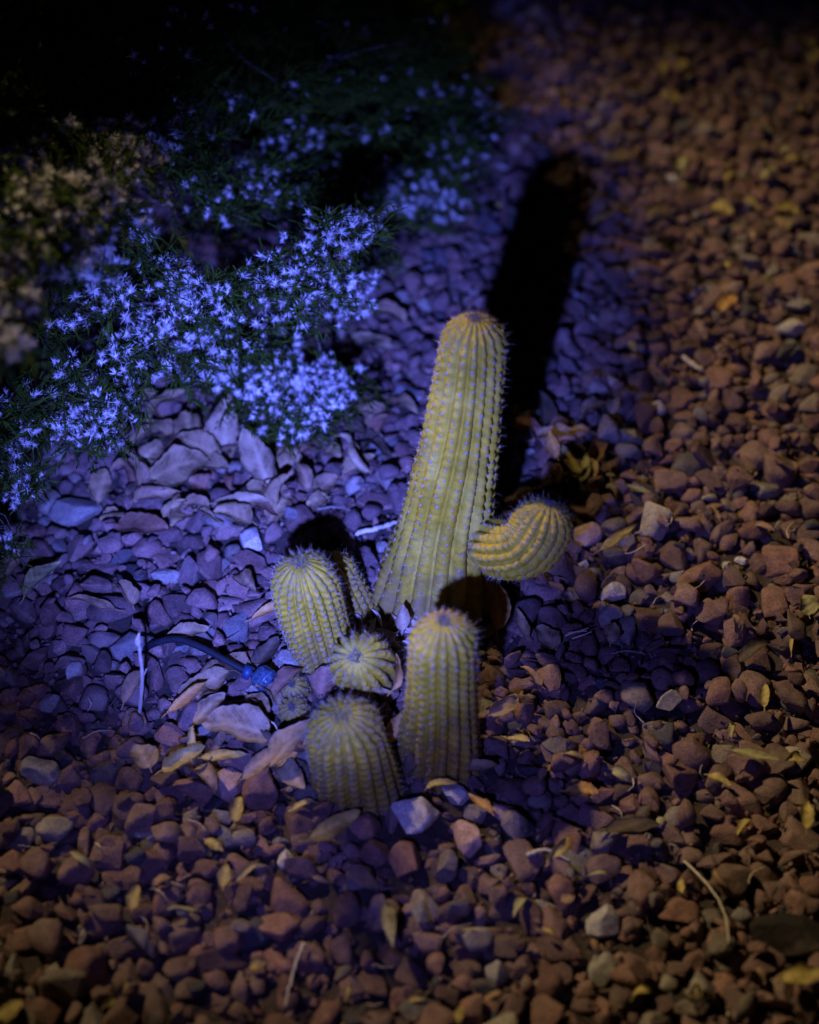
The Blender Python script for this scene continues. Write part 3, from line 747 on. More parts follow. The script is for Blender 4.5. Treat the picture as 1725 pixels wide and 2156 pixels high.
# dense body of the shrub, mostly unseen above left, shaped to block street lamp
nb = 0
while nb < 7500:
    q = g.normal(size=3); q /= np.linalg.norm(q); q *= g.uniform(0.45, 1) ** 0.5
    pt = np.array([-0.82, 0.50, 0.45]) + q * np.array([0.64, 0.60, 0.56])
    if pt[2] < 0.05: continue
    u, w, dd = proj(pt)
    if u > 250 and w > 240: continue
    if u > -60 and w > 330: continue
    out = pt - np.array([-0.6, 0.62, 0.0]); out /= np.linalg.norm(out)
    add_sprig(pt - out * 0.04, out + g.normal(0, 0.4, 3) + np.array([0, 0, 0.3]), g.uniform(1.3, 2.1), SPRIG if -80 < u < 1800 and -80 < w < 2200 else LEAFY_BLOCK); nb += 1
for _ in range(900):  # unseen extra clump added to keep street lamp light off the left tufts
    pt = np.array([-0.68, 0.30, 0.80]) + g.normal(0, 0.085, 3)
    add_sprig(pt, g.normal(size=3) + np.array([0, 0, 0.6]), g.uniform(1.3, 2.1), LEAFY_BLOCK)
nb = 0
while nb < 900:                               # lower skirt along the top of the picture
    u, w = g.uniform(-60, 960), g.uniform(-160, 260)
    z = g.uniform(0.04, 0.30) * (1 - max(0, u - 500) / 900)
    pt = atz(u, w, z)
    if pt[1] > 0.98: continue
    out = pt - np.array([-0.5, 0.6, -0.1]); out /= np.linalg.norm(out)
    add_sprig(pt - out * 0.04, out + g.normal(0, 0.35, 3) + np.array([0, 0, 0.3]), g.uniform(0.9, 1.5)); nb += 1
for V, F in branch_me:
    schild('branch', mesh_np('branch', V, F), M['bark'])
# the bare woody limb that crosses the dark part of the shrub
bp = smooth_path([atz(470, 280, .25), atz(560, 225, .255), atz(650, 165, .26), atz(740, 95, .26), atz(820, 30, .25)], 16)
schild('branch', mesh_np('branch', *tube(bp, np.linspace(0.0018, 0.0048, 16), 6)), M['bark'], label='bare grey limb crossing the dark foliage')
for (ax_, ay_, bx_, by_) in ((640, 172, 690, 60), (700, 130, 860, 90), (600, 200, 600, 120), (760, 80, 900, 40)):
    bp = smooth_path([atz(ax_, ay_, .258), atz((ax_ + bx_) / 2, (ay_ + by_) / 2 - 8, .27), atz(bx_, by_, .28)], 8)
    schild('branch', mesh_np('branch', *tube(bp, np.linspace(0.0018, 0.0008, 8), 5)), M['bark'])
schild('twigs', twig_bag.mesh('twigs'), M['bark'], kind='stuff', label='thin twigs inside the shrub')
schild('foliage', sprigs.mesh('foliage', False), M['sprig'], kind='stuff', label='narrow dark green broom like foliage')
tm = []
for i in range(5):
    me = mesh_np('seed_tuft', *TUFT[i], False); me.materials.append(M['tuft']); tm.append(me)
sc_ = []
for (p, Rm, v, s_) in tufts:
    u, w, d = proj(p); ok = 5 < u < 1100 and 5 < w < 1250
    blur = abs(d - 1.5)
    lit = 1.0 if w > 420 else 0.6
    sc_.append((s_ / d * lit / (1 + 3 * blur)) if ok else -1)
topt = set(np.argsort(sc_)[::-1][:300].tolist())
tb = Bag()
for i, (p, Rm, v, s_) in enumerate(tufts):
    if i in topt:
        o = link('seed_tuft', tm[v], shrub)
        o.matrix_parent_inverse = SINV
        o.matrix_basis = Matrix.Translation(p) @ Matrix(Rm).to_4x4() @ Matrix.Scale(s_, 4)
    else:
        V, F = TUFT[v]; tb.add((V * s_) @ Rm.T + p, F)
schild('seed_tufts', tb.mesh('seed_tufts', False), M['tuft'], kind='stuff', label='white starry seed tufts')

# ================================================================== fallen leaves
def leaf_mesh(L, W, curl, cup, twist, seed, shape='willow', stalk=True):
    g = np.random.default_rng(seed)
    nu, nv = 19, 9
    u = np.linspace(0, 1, nu); v = np.linspace(-1, 1, nv)
    if shape == 'willow': w = np.sin(math.pi * u ** 0.85) ** 0.85 * (1 - 0.25 * u)
    elif shape == 'broad': w = np.sin(math.pi * u ** 0.8) ** 0.62 * (1 - 0.12 * u)
    else: w = np.sin(math.pi * np.clip(u, 0.02, 0.98)) ** 0.5
    w = np.maximum(w, 0.015) * W / 2 / max(w.max(), 1e-6)
    w = w * (1 + 0.05 * np.sin(u * 40 + g.uniform(0, 6)) + 0.05 * np.sin(u * 17 + g.uniform(0, 6)))
    ph = g.uniform(0, 6, 6)
    # midline bent into an arc
    a = curl * (u - 0.5) + 0.25 * np.sin(u * 5 + ph[0]) * min(1, abs(curl) + 0.3)
    cx = np.cumsum(np.cos(a)) * L / nu; cz = -np.cumsum(np.sin(a)) * L / nu
    cx -= cx.mean(); cz -= cz.mean()
    side = 0.06 * L * np.sin(u * 3 + ph[1])
    V = np.zeros((nu, nv, 3))
    for i in range(nu):
        tw = twist * (u[i] - 0.5)
        c_ = cup * (0.7 + 0.6 * math.sin(u[i] * 3 + ph[2]))
        for j in range(nv):
            s_ = v[j]
            if abs(c_) > 1e-3: y = w[i] * math.sin(c_ * s_) / c_; z = w[i] * (1 - math.cos(c_ * s_)) / c_
            else: y, z = w[i] * s_, 0
            z += 0.10 * w[i] * abs(s_) + 0.07 * W * abs(s_) * math.sin(u[i] * 11 + ph[3] + (2 if s_ > 0 else 0)) + 0.02 * W * math.sin(u[i] * 23 + s_ * 4 + ph[4])
            y2, z2 = y * math.cos(tw) - z * math.sin(tw), y * math.sin(tw) + z * math.cos(tw)
            V[i, j] = (cx[i] + math.sin(a[i]) * z2, side[i] + y2, cz[i] + math.cos(a[i]) * z2)
    V = V.reshape(-1, 3)
    idx = np.arange(nu * nv).reshape(nu, nv)
    Q = np.stack([idx[:-1, :-1], idx[1:, :-1], idx[1:, 1:], idx[:-1, 1:]], -1).reshape(-1, 4)
    T_ = np.concatenate([Q[:, [0, 1, 2]], Q[:, [0, 2, 3]]])
    # thickness
    fn = np.cross(V[T_[:, 1]] - V[T_[:, 0]], V[T_[:, 2]] - V[T_[:, 0]]); nn = np.zeros_like(V)
    for k in range(3): np.add.at(nn, T_[:, k], fn)
    nn /= np.linalg.norm(nn, axis=1)[:, None] + 1e-12
    n0 = len(V); V2 = V - nn * 0.00035
    b = Bag(); rim = np.concatenate([idx[0, :], idx[1:, -1], idx[-1, -2::-1], idx[-2:0:-1, 0]])
    r2 = np.roll(rim, -1)
    side_f = np.concatenate([np.stack([rim, rim + n0, r2], 1), np.stack([r2, rim + n0, r2 + n0], 1)])
    b.add(np.vstack([V, V2]), np.concatenate([T_, T_[:, ::-1] + n0, side_f]))
    if stalk:
        m0 = V.reshape(nu, nv, 3)[0, nv // 2]; m1 = V.reshape(nu, nv, 3)[1, nv // 2]; d = m0 - m1; d /= np.linalg.norm(d)
        P = smooth_path([m1, m0 + d * L * 0.06, m0 + d * L * 0.16 + np.array([0, L * 0.03 * math.sin(ph[5]), L * 0.02])], 6)
        sv, sf = tube(P, np.linspace(0.0007, 0.0005, 6), 5); b.add(sv, sf)
    return b.mesh('leaf')
def put_leaf(px, py, L, W, yaw, pitch, roll, curl, cup, mat, label=None, shape='willow', lift=0.004, twist=0.3, seed=None, group=None, name='leaf', cat='leaf', z=None):
    seed = seed if seed is not None else int(px * 7 + py)
    p = atz(px, py, 0.015 if z is None else z)
    if z is None:
        h = hsample(p[0], p[1], 0.012, 80); p = atz(px, py, h); h = hsample(p[0], p[1], 0.012, 80); zz = h + lift; p = atz(px, py, zz)
    s_ = depth(p) / FPX
    me = leaf_mesh(L * s_, W * s_, curl, cup, twist, seed, shape)
    o = link(name, me, None, LM[mat])
    o.location = p; o.rotation_mode = 'XYZ'
    o.rotation_euler = Matrix(euler(R(roll), -R(pitch), R(yaw))).to_euler()
    tag(o, label, cat, group)
    return o
G1 = 'broad tan leaves in the litter under the shrub'
leaves = [
    # litter pile at the foot of the shrub
    (330, 905, 120, 66, 150, 8, 10, .8, .5, 'tan', 'broad tan leaf tipped up behind the largest flat tan leaf', 'broad', .010, G1), (398, 905, 100, 74, 100, 20, -10, .5, .5, 'tan', 'rounded tan leaf leaning on the upright pale leaf', 'broad', .012, G1),
    (475, 890, 135, 74, 82, 42, 5, .3, .5, 'pale', 'pale pointed leaf propped upright at the back of the litter pile', 'broad', .026, None),
    (545, 965, 160, 70, 118, 22, -18, .5, .6, 'pale', 'long pale leaf with folded midrib beside the upright leaf', 'broad', .018, None),
    (375, 985, 150, 92, 20, 4, 8, .4, .4, 'tan', 'largest flat tan leaf in the litter pile', 'broad', .012, None),
    (440, 985, 100, 60, -20, 10, 0, .5, .5, 'tan', 'tan leaf between the largest flat leaf and the long pale leaf', 'broad', .010, G1), (516, 1052, 150, 44, 4, 2, 12, .5, .4, 'pale', 'pale slender leaf lying level in front of the litter pile', 'willow', .012, None),
    (272, 1005, 150, 52, 135, 12, 20, 1.5, .9, 'brown', 'brown leaf rolled into a curve at the litter edge', 'willow', .018, None),
    (255, 960, 150, 44, 170, 8, 25, 1.3, .8, 'tan', 'tan curled leaf stacked behind the rolled brown leaf', 'willow', .018, None),
    (300, 1110, 130, 62, -8, 4, 4, .5, .4, 'red', 'red brown leaf lying flat on violet lit stones', 'broad', .010, None),
    (590, 1030, 80, 42, 60, 25, 0, .7, .8, 'tan', 'small tan leaf raised at the tip of the slender pale leaf', 'broad', .012, G1), (640, 1000, 70, 40, 120, 20, 10, .6, .8, 'brown', 'small brown curled leaf by the shadowed gap', 'broad', .012, None),
    (470, 960, 110, 50, 40, 10, -20, .6, .6, 'brown', 'brown leaf beneath the pale leaves in the litter', 'broad', .008, None),
    (300, 850, 120, 60, 170, 8, 10, .6, .5, 'brown', 'brown leaf tucked under the shrub tufts', 'broad', .010, None),
    (350, 845, 110, 55, 30, 14, -10, .6, .5, 'tan', 'tan leaf half hidden by tufts above the litter pile', 'broad', .012, G1), (250, 915, 110, 64, 120, 10, 15, .5, .5, 'tan', 'tan leaf behind the stacked curled leaves', 'broad', .008, G1),
    (420, 940, 110, 60, 160, 6, -14, .6, .5, 'tan', 'tan leaf lying across the middle of the litter pile', 'broad', .016, G1), (600, 970, 90, 44, 70, 18, 20, .8, .7, 'tan', 'narrowing tan leaf beside the long pale folded leaf', 'broad', .010, G1),
    (215, 1020, 90, 50, 80, 10, 10, .7, .6, 'tan', 'tan leaf resting by the broad grey slab stone', 'broad', .008, G1), (330, 1040, 110, 40, 10, 6, 20, .8, .6, 'brown', 'thin brown leaf along the front of the litter', 'willow', .010, None),
    (722, 948, 130, 34, 100, 10, 40, 2.0, .9, 'pale', 'white crescent leaf rolled on edge near the low tufts', 'willow', .018, None),
    (752, 962, 110, 30, 112, 8, -30, 1.8, .9, 'pale', 'second white crescent leaf nested behind the first', 'willow', .014, None),
    (845, 850, 110, 34, -52, 6, 14, .5, .5, 'tan', 'slim tan leaf between the tall column and the shrub', 'willow', .010, None),
    (772, 720, 110, 56, 172, 8, 8, .6, .5, 'pale', 'pale broad leaf in the dark gap under the shrub', 'broad', .012, None),
    (726, 745, 90, 40, 205, 10, 20, 1.1, .8, 'tan', 'curled tan leaf beside the pale leaf under the shrub', 'willow', .012, None),
    (805, 655, 120, 52, 160, 8, 0, .9, .6, 'brown', 'arched brown leaf behind the pale leaf under the shrub', 'broad', .014, None),
    (810, 560, 80, 44, 30, 6, 0, .5, .5, 'pale', 'pale leaf near the tip of the flowering branch', 'broad', .010, None),
    (90, 1215, 130, 40, 60, 6, 10, .7, .6, 'green', 'greenish tan leaf on dim violet stones', 'willow', .012, None),
    (30, 1180, 120, 44, 70, 8, 20, 1.0, .7, 'brown', 'brown arched leaf at the dim left of the bed', 'willow', .012, None),
    (262, 1245, 80, 46, 130, 14, 20, 1.3, .9, 'brown', 'small brown cupped leaf beside the long flat stone', 'broad', .014, None),
    (190, 1268, 120, 26, 165, 4, 8, .8, .6, 'brown', 'thin brown leaf lying left of the cupped leaf', 'willow', .010, None),
    (570, 1283, 100, 24, 18, 6, 12, .7, .5, 'orange', 'narrow brown leaf pointing at the short left stem', 'willow', .012, None),
    (520, 1220, 90, 40, -70, 14, 20, 1.2, .8, 'brown', 'folded brown leaf below the pale faceted stone', 'willow', .012, None),
    # around the drip tube
    (283, 1440, 110, 32, 72, 10, 20, .9, .6, 'brown', 'brown leaf behind the upright twig', 'willow', .014, None),
    (395, 1462, 120, 26, 42, 8, 14, .6, .5, 'orange', 'rust brown blade shaped leaf under the drip tube', 'willow', .016, None),
    (430, 1440, 130, 66, 30, 6, 10, .4, .4, 'tan', 'wide tan leaf under the middle of the drip tube', 'broad', .010, None),
    (500, 1405, 100, 56, -30, 8, 0, .5, .5, 'tan', 'tan leaf beside the blue drip head', 'broad', .010, None),
    (395, 1330, 100, 40, 10, 6, 10, .6, .5, 'tan', 'tan leaf half under the top of the drip tube', 'broad', .008, None),
    (560, 1370, 90, 40, 60, 10, 10, .6, .5, 'dark', 'dark leaf in the shade behind the drip head', 'broad', .008, None),
    (440, 1490, 100, 52, 40, 12, -10, .5, .5, 'pale', 'pale leaf above the large cupped leaf', 'broad', .014, None),
    (495, 1532, 165, 86, 172, 6, -8, .6, .5, 'pale', 'large cupped pale leaf in front of the drip head', 'broad', .020, None),
    (545, 1480, 80, 46, -40, 8, 0, .5, .5, 'tan', 'tan leaf touching the underside of the drip head', 'broad', .010, None),
    (385, 1592, 120, 44, 28, 8, 20, 1.2, .9, 'yellow', 'curled yellow leaf with a ragged edge left of the front stems', 'willow', .016, None),
    (405, 1560, 70, 20, 82, 35, 0, .5, .8, 'yellow', 'slim yellow leaf standing up from the curled yellow leaf', 'willow', .018, None),
    (300, 1590, 76, 60, 118, 10, 0, .5, .5, 'pale', 'cream rounded leaf beside the twig foot', 'broad', .012, None),
    (470, 1590, 110, 30, 5, 6, 0, .6, .5, 'yellow', 'narrow yellow leaf between the large leaf and the pink stone', 'willow', .010, None),
    (555, 1602, 130, 36, 35, 10, 20, .6, .6, 'tan', 'tan leaf with a yellow edge leaning on the rose red stone', 'willow', .018, None),
    (622, 1560, 170, 70, 42, 22, -12, .3, .4, 'tan', 'big tan leaf leaning against the broad front stem', 'broad', .026, None),
    (615, 1628, 110, 50, -62, 12, 10, .6, .6, 'pale', 'pale pointed leaf between rose stone and front stem', 'broad', .016, None),
    (680, 1432, 62, 58, 80, 45, 0, .4, .6, 'red', 'round brown leaf lodged between the pup and left stem', 'round', .030, None),
    (838, 1415, 100, 24, 78, 25, 60, 1.2, .9, 'orange', 'orange leaf curled round the right of the pup', 'willow', .045, None),
    (790, 1452, 120, 14, -12, 0, 10, 1.2, .5, 'tan', 'thin tan curled strip below the round pup', 'willow', .030, None),
    (848, 1300, 60, 34, 100, 50, 0, .4, .7, 'pale', 'pale pink leaf tip at the foot of the tall column', 'willow', .030, None),
    (838, 1528, 90, 36, 62, 30, 20, .6, .8, 'orange', 'pale orange leaf wedged between the two front stems', 'willow', .025, None),
    (862, 1605, 60, 30, 80, 40, 0, .5, .7, 'dark', 'dark dry leaf wedged at the foot of both front stems', 'willow', .020, None),
    (1048, 1275, 110, 44, 95, 45, 10, .6, .7, 'orange', 'orange brown leaf standing right of the tall column', 'willow', .030, None),
    (1010, 1608, 100, 26, -8, 2, 30, 1.6, .8, 'tan', 'curled tan leaf hugging the foot of the front column', 'willow', .016, None),
    (1062, 1485, 80, 40, 40, 6, 20, 1.2, .9, 'tan', 'cupped leaf in the violet shadow of the front column', 'broad', .014, None),
    (1120, 1420, 70, 24, 130, 6, 20, .8, .7, 'brown', 'small brown leaf in the violet shadow', 'willow', .010, None),
    # open gravel
    (1302, 1128, 120, 24, 34, 6, 10, .5, .5, 'yellow', 'narrow yellow leaf beside the flat pink stone', 'willow', .012, None),
    (1192, 958, 120, 30, 125, 8, 10, .4, .4, 'yellow', 'pointed golden leaf in the dark shadow beyond the arm', 'willow', .012, None),
    (1165, 935, 70, 30, 110, 20, 0, .6, .6, 'orange', 'small orange leaf behind the pointed golden leaf', 'willow', .014, None),
    (1230, 985, 90, 26, 70, 6, 0, .5, .5, 'green', 'greenish narrow leaf beside the pointed golden leaf', 'willow', .012, None),
    (1532, 636, 62, 40, 62, 12, 0, .5, .5, 'orange', 'orange leaf lying alone on the far gravel', 'broad', .014, None),
    (705, 1737, 130, 48, 24, 6, 4, .4, .4, 'yellow', 'spotted yellow leaf left of the chunky white rock', 'broad', .014, None),
    (500, 1702, 62, 32, 75, 10, 0, .4, .5, 'yellow', 'short yellow leaf below the rounded pink stone', 'broad', .014, None),
    (525, 1832, 80, 16, 40, 10, 30, 2.2, .8, 'yellow', 'twisted thin yellow leaf beside the mottled white stone', 'willow', .014, None),
    (475, 1842, 56, 30, 80, 12, 0, .5, .5, 'yellow', 'small upright yellow leaf left of the twisted leaf', 'willow', .014, None),
    (452, 1778, 56, 26, -35, 6, 0, .4, .5, 'yellow', 'small yellow leaf half under a red stone', 'willow', .010, None),
    (285, 1888, 54, 32, 78, 16, 0, .4, .5, 'yellow', 'yellow leaf fragment standing between dark red stones', 'broad', .014, None),
    (815, 1945, 140, 34, -80, 10, 20, .6, .7, 'green', 'long greenish yellow leaf hanging between near stones', 'willow', .018, None),
    (250, 2090, 90, 20, 60, 6, 50, 2.6, .9, 'yellow', 'yellow leaf curled into a loop in the near gravel', 'willow', .016, None),
    (20, 2125, 70, 40, 30, 10, 0, .5, .5, 'yellow', 'dim yellow leaf in the dark near corner', 'broad', .012, None),
    (1225, 1665, 76, 40, -20, 8, 0, .6, .6, 'orange', 'golden leaf folded over a stone past the violet shadow', 'broad', .014, None),
    (1180, 1782, 80, 24, 55, 12, 30, 1.6, .8, 'yellow', 'hooked yellow leaf at the dark patch of gravel', 'willow', .016, None),
    (1335, 1738, 130, 40, 10, 4, 0, .5, .5, 'dark', 'long dark leaf lying across the open gravel', 'willow', .014, None),
    (1515, 1640, 60, 24, -42, 6, 0, .5, .5, 'yellow', 'small yellow leaf near the thin dry stalk', 'willow', .012, None),
    (1590, 1590, 110, 26, -25, 6, 0, .6, .5, 'green', 'olive leaf lying between red stones', 'willow', .012, None),
    (1612, 1462, 64, 24, 84, 14, 0, .4, .6, 'yellow', 'yellow green pointed leaf standing in the open gravel', 'willow', .016, None),
    (1590, 1368, 100, 34, 25, 10, 10, 1.0, .7, 'dark', 'dark cupped leaf above the yellow green pointed leaf', 'willow', .014, None),
    (1700, 1272, 56, 44, 100, 16, 0, .4, .4, 'green', 'lime tinted leaf piece in the gravel', 'broad', .014, None),
    (1690, 2052, 100, 52, 8, 6, 0, .6, .6, 'yellow', 'folded yellow leaf beside the large dark stone', 'broad', .016, None),
    (1700, 1712, 80, 30, 72, 12, 0, .8, .6, 'yellow', 'yellow forked leaf above the large dark stone', 'willow', .016, None),
    (1290, 1330, 60, 36, 70, 12, 0, .7, .7, 'pale', 'pale bent leaf under the cream faceted stone', 'willow', .012, None),
    (1150, 1340, 70, 50, 120, 8, 0, .4, .5, 'pale', 'pale flat leaf right of the orange standing leaf', 'broad', .012, None),
    (1100, 1310, 80, 24, 100, 12, 0, .5, .5, 'tan', 'tan leaf leaning below the curled cactus arm', 'willow', .012, None),
    (1090, 1555, 60, 26, -30, 8, 0, .7, .6, 'yellow', 'yellow brown leaf just right of the front column', 'willow', .012, None),
    (1010, 1690, 70, 26, 130, 8, 0, .7, .7, 'orange', 'orange leaf behind the tan pink stone', 'willow', .012, None),
    (930, 1650, 80, 20, 20, 6, 0, 1.6, .7, 'yellow', 'arched yellow leaf at the foot of the front column', 'willow', .016, None),
]
for a in leaves:
    (px, py, L, W, yaw, pi_, ro, cu, cp, mt, lb, sh, lf, gp) = a
    if px < 800 and 830 < py < 1080:          # the litter lies loose and curled
        pi_, ro, cu, cp, lf = pi_ * 1.5 + 4, ro * 1.6, cu * 1.5, cp * 1.5, lf + 0.004
    put_leaf(px, py, L, W, yaw, pi_, ro, cu, cp, mt, lb, sh, lf, group=gp)
# narrow yellow and green leaves scattered over the open gravel
g = np.random.default_rng(55)
taken = [(a[0], a[1]) for a in leaves] + [(h[0], h[1]) for h in HERO]
anchors = [(1232, 1122, 'flat pink stone'), (1266, 1938, 'cream pitted stone'), (1268, 2040, 'lumpy grey green stone'), (1418, 376, 'small white far pebble'), (1664, 1968, 'large dark smooth stone'),
           (1468, 1215, 'long rust red stone'), (85, 1625, 'pale grey block stone'), (468, 1718, 'grey pebble'), (600, 1808, 'mottled white stone'), (858, 1812, 'bright red stone'),
           (985, 1765, 'striped pink stone'), (1045, 2045, 'smooth grey near pebble'), (1612, 1030, 'square grey stone'), (1665, 690, 'oval cream stone'), (1335, 1738, 'long dark leaf'),
           (1532, 636, 'lone orange leaf'), (815, 1945, 'long greenish leaf'), (250, 2090, 'looped yellow leaf'), (1590, 1368, 'dark cupped leaf'), (1388, 858, 'bright cream pebble')]
used = set()
def near_label(x, y, kind, text, share):
    best = min(anchors, key=lambda a_: (a_[0] - x) ** 2 + (a_[1] - y) ** 2)
    if math.hypot(best[0] - x, best[1] - y) < 175 and (kind, best[2]) not in used:
        used.add((kind, best[2])); return text + ' near the ' + best[2]
    return share
n_sc = 0
while n_sc < 52:
    x, y = g.uniform(0, 1725), g.uniform(20, 2140)
    if x < 1050 and y < 1640: continue
    if any((x - u) ** 2 + ((y - v) * 1.3) ** 2 < 60 ** 2 for u, v in taken): continue
    taken.append((x, y)); n_sc += 1
    k = ['yellow', 'yellow', 'green', 'brown', 'brown'][int(g.integers(5))]
    tx = {'yellow': 'narrow yellow dry leaf', 'green': 'small olive green leaf', 'brown': 'small dull brown leaf'}[k]
    lb = near_label(x, y, k, tx, tx + ' loose among plain red gravel')
    f = 0.62 + 0.4 * y / 2156
    put_leaf(x, y, g.uniform(30, 90) * f, g.uniform(9, 30) * f, g.uniform(0, 360), g.uniform(-10, 24), g.uniform(-35, 35), g.uniform(0.4, 2.4), g.uniform(0.4, 1.2), k, lb, 'willow', 0.004, twist=g.uniform(-1.2, 1.2), group={'yellow': 'scattered yellow leaves', 'green': 'scattered olive leaves', 'brown': 'scattered brown leaves'}[k])
n_far = 0
while n_far < 24:
    x, y = g.uniform(980, 1720), g.uniform(5, 560)
    if x < 1260 and y > 180: continue
    if any((x - u) ** 2 + ((y - v) * 1.6) ** 2 < 36 ** 2 for u, v in taken): continue
    taken.append((x, y)); n_far += 1
    k = ['yellow', 'green', 'yellow', 'tan'][int(g.integers(4))]
    tx = {'yellow': 'yellow leaf', 'green': 'olive leaf', 'tan': 'tan leaf'}[k]
    put_leaf(x, y, g.uniform(40, 80), g.uniform(22, 40), g.uniform(0, 360), g.uniform(-6, 22), g.uniform(-25, 25), g.uniform(0.3, 1.6), g.uniform(0.3, 1.0), k, 'small ' + tx + ' on the far gravel beyond the long shadow', ['broad', 'willow'][n_far % 2], 0.006, twist=g.uniform(-0.8, 0.8), group='far ' + tx[:-1] + 'ves')
# dull leaf litter drifted under the shrub and against the cactus
for q in range(92):
    if q < 62: x, y = g.uniform(190, 800), g.uniform(840, 1090)
    elif q < 78: x, y = g.uniform(420, 680), g.uniform(1380, 1640)
    else: x, y = g.uniform(1090, 1300), g.uniform(850, 1030)
    if q < 62 and (x < 330 and y < 880 or x > 690 and y > 1020): continue
    k = ['tan', 'brown', 'dark', 'tan', 'red'][int(g.integers(5))]
    nm = {'tan': 'tan', 'brown': 'brown', 'dark': 'blackened', 'red': 'red brown'}[k]
    where = 'drifted into the litter pile beneath the shrub tufts' if q < 62 else 'in the drift against the cactus foot' if q < 78 else 'in the dark hollow beyond the curled cactus arm'
    put_leaf(x, y, g.uniform(50, 115), g.uniform(24, 56), g.uniform(0, 360), g.uniform(-6, 30), g.uniform(-30, 30), g.uniform(0.4, 2.0), g.uniform(0.4, 1.2), k, 'curled dull ' + nm + ' leaf ' + where, ['broad', 'willow'][q % 2], 0.006, twist=g.uniform(-0.8, 0.8), group=nm + ' leaves ' + ('under the shrub' if q < 62 else 'at the cactus foot' if q < 78 else 'beyond the cactus arm'))

# ================================================================== twigs, stalks and straw
def put_stick(name, pts, r0, r1, mat, label, cat, k=6, group=None, knots=0):
    n = 22
    P = smooth_path(pts, n); rad = np.linspace(r0, r1, n)
    gg = np.random.default_rng(int(abs(pts[0][0]) * 1e4) + n)
    P = P + gg.normal(0, r0 * 0.22, P.shape)
    for q in range(knots): rad[int(gg.integers(2, n - 2))] *= 1.5
    o0 = P[0].copy(); V, F = tube(P - o0, rad, k)
    o = link(name, mesh_np(name, V, F), None, M[mat]); o.location = o0
    return tag(o, label, cat, group)
def gz(px, py, dz=0.004):
    p = atz(px, py, 0.015); h = hsample(p[0], p[1], 0.006, 85) + dz; return atz(px, py, h)
# upright twig left of the drip tube
f0 = atz(292, 1512, 0.012); Yq = f0[1]
tw = empty('twig', f0.tolist()); tag(tw, 'thin bare grey twig standing upright beside the drip tube', 'twig')
P = smooth_path([aty(292, 1520, Yq), aty(297, 1470, Yq), aty(300, 1420, Yq), aty(295, 1375, Yq), aty(293, 1348, Yq)], 20) - f0
child('stalk', mesh_np('stalk', *tube(P, np.linspace(0.0019, 0.0013, 20) * (1 + 0.15 * np.sin(np.arange(20) * 2.1)), 7)), tw, M['twig'])
Pb = smooth_path([aty(293, 1362, Yq), aty(290, 1350, Yq), aty(294, 1332, Yq)], 9) - f0
child('bud', mesh_np('bud', *tube(Pb, np.array([.0012, .0019, .0024, .0026, .0025, .0021, .0016, .001, .0003]), 7)), tw, M['twig'])
Pb = smooth_path([aty(299, 1425, Yq), aty(305, 1418, Yq - .003), aty(309, 1408, Yq - .004)], 5) - f0
child('side_shoot', mesh_np('side_shoot', *tube(Pb, np.linspace(.0009, .0004, 5), 5)), tw, M['twig'])

put_stick('stick', [gz(748, 1122), gz(790, 1114, .008), gz(842, 1098, .006)], 0.0028, 0.0018, 'straw', 'pale stick lying between left stem and tall column', 'stick', knots=2)
put_stick('stick', [gz(1438, 752), gz(1460, 768, .006), gz(1478, 776)], 0.0028, 0.0022, 'straw', 'pale straw stick on the gravel right of the long shadow', 'stick', knots=1)
put_stick('stick', [gz(1060, 1052), gz(1120, 1030, .012), gz(1190, 1012, .008)], 0.0012, 0.0007, 'bark', 'thin dark twig behind the curled cactus arm', 'twig')
put_stick('stalk', [gz(1440, 1812), gz(1490, 1862, .01), gz(1525, 1920, .012), gz(1535, 1985, .004)], 0.0011, 0.0006, 'straw', 'thin dry stalk bent over the open gravel', 'stalk')
put_stick('stalk', [gz(1110, 1800), gz(1150, 1790, .008), gz(1200, 1812, .004)], 0.0017, 0.001, 'straw', 'short pale stalk beside the hooked yellow leaf', 'stalk', knots=1)
for k, (x, y, x2, y2) in enumerate(((1190, 1338, 1240, 1322), (1196, 1332, 1236, 1328), (1205, 1345, 1246, 1330))):
    put_stick('straw', [gz(x, y), gz((x + x2) / 2, (y + y2) / 2, .007), gz(x2, y2, .006)], 0.0009, 0.0006, 'straw', 'white straw blade in the small bunch right of the shadowed stones', 'straw', group='bunch of straw blades')
put_stick('stalk', [gz(520, 1510), gz(575, 1522, .02), gz(600, 1580, .008)], 0.0009, 0.0006, 'straw', 'arched yellow stalk over the large cupped leaf', 'stalk')
put_stick('stick', [gz(640, 1985), gz(620, 2040, .008), gz(600, 2120, .006)], 0.0014, 0.0009, 'straw', 'pale slim stalk in the near gravel', 'stalk')
g = np.random.default_rng(77)
for k in range(34):
    x, y = g.uniform(60, 1680), g.uniform(1050, 2120)
    if 560 < x < 1060 and 1100 < y < 1680: continue
    a = g.uniform(0, 6.28); l_ = g.uniform(14, 42)
    put_stick('twig', [gz(x, y), gz(x + l_ * math.cos(a), y + l_ * math.sin(a) * .6, .006), gz(x + 2 * l_ * math.cos(a + .3), y + 1.2 * l_ * math.sin(a + .3), .003)], 0.0007, 0.0004, 'twig' if k % 2 else 'straw', 'hair thin dry twig bit lying on the gravel', 'twig', 4, 'loose twig bits')

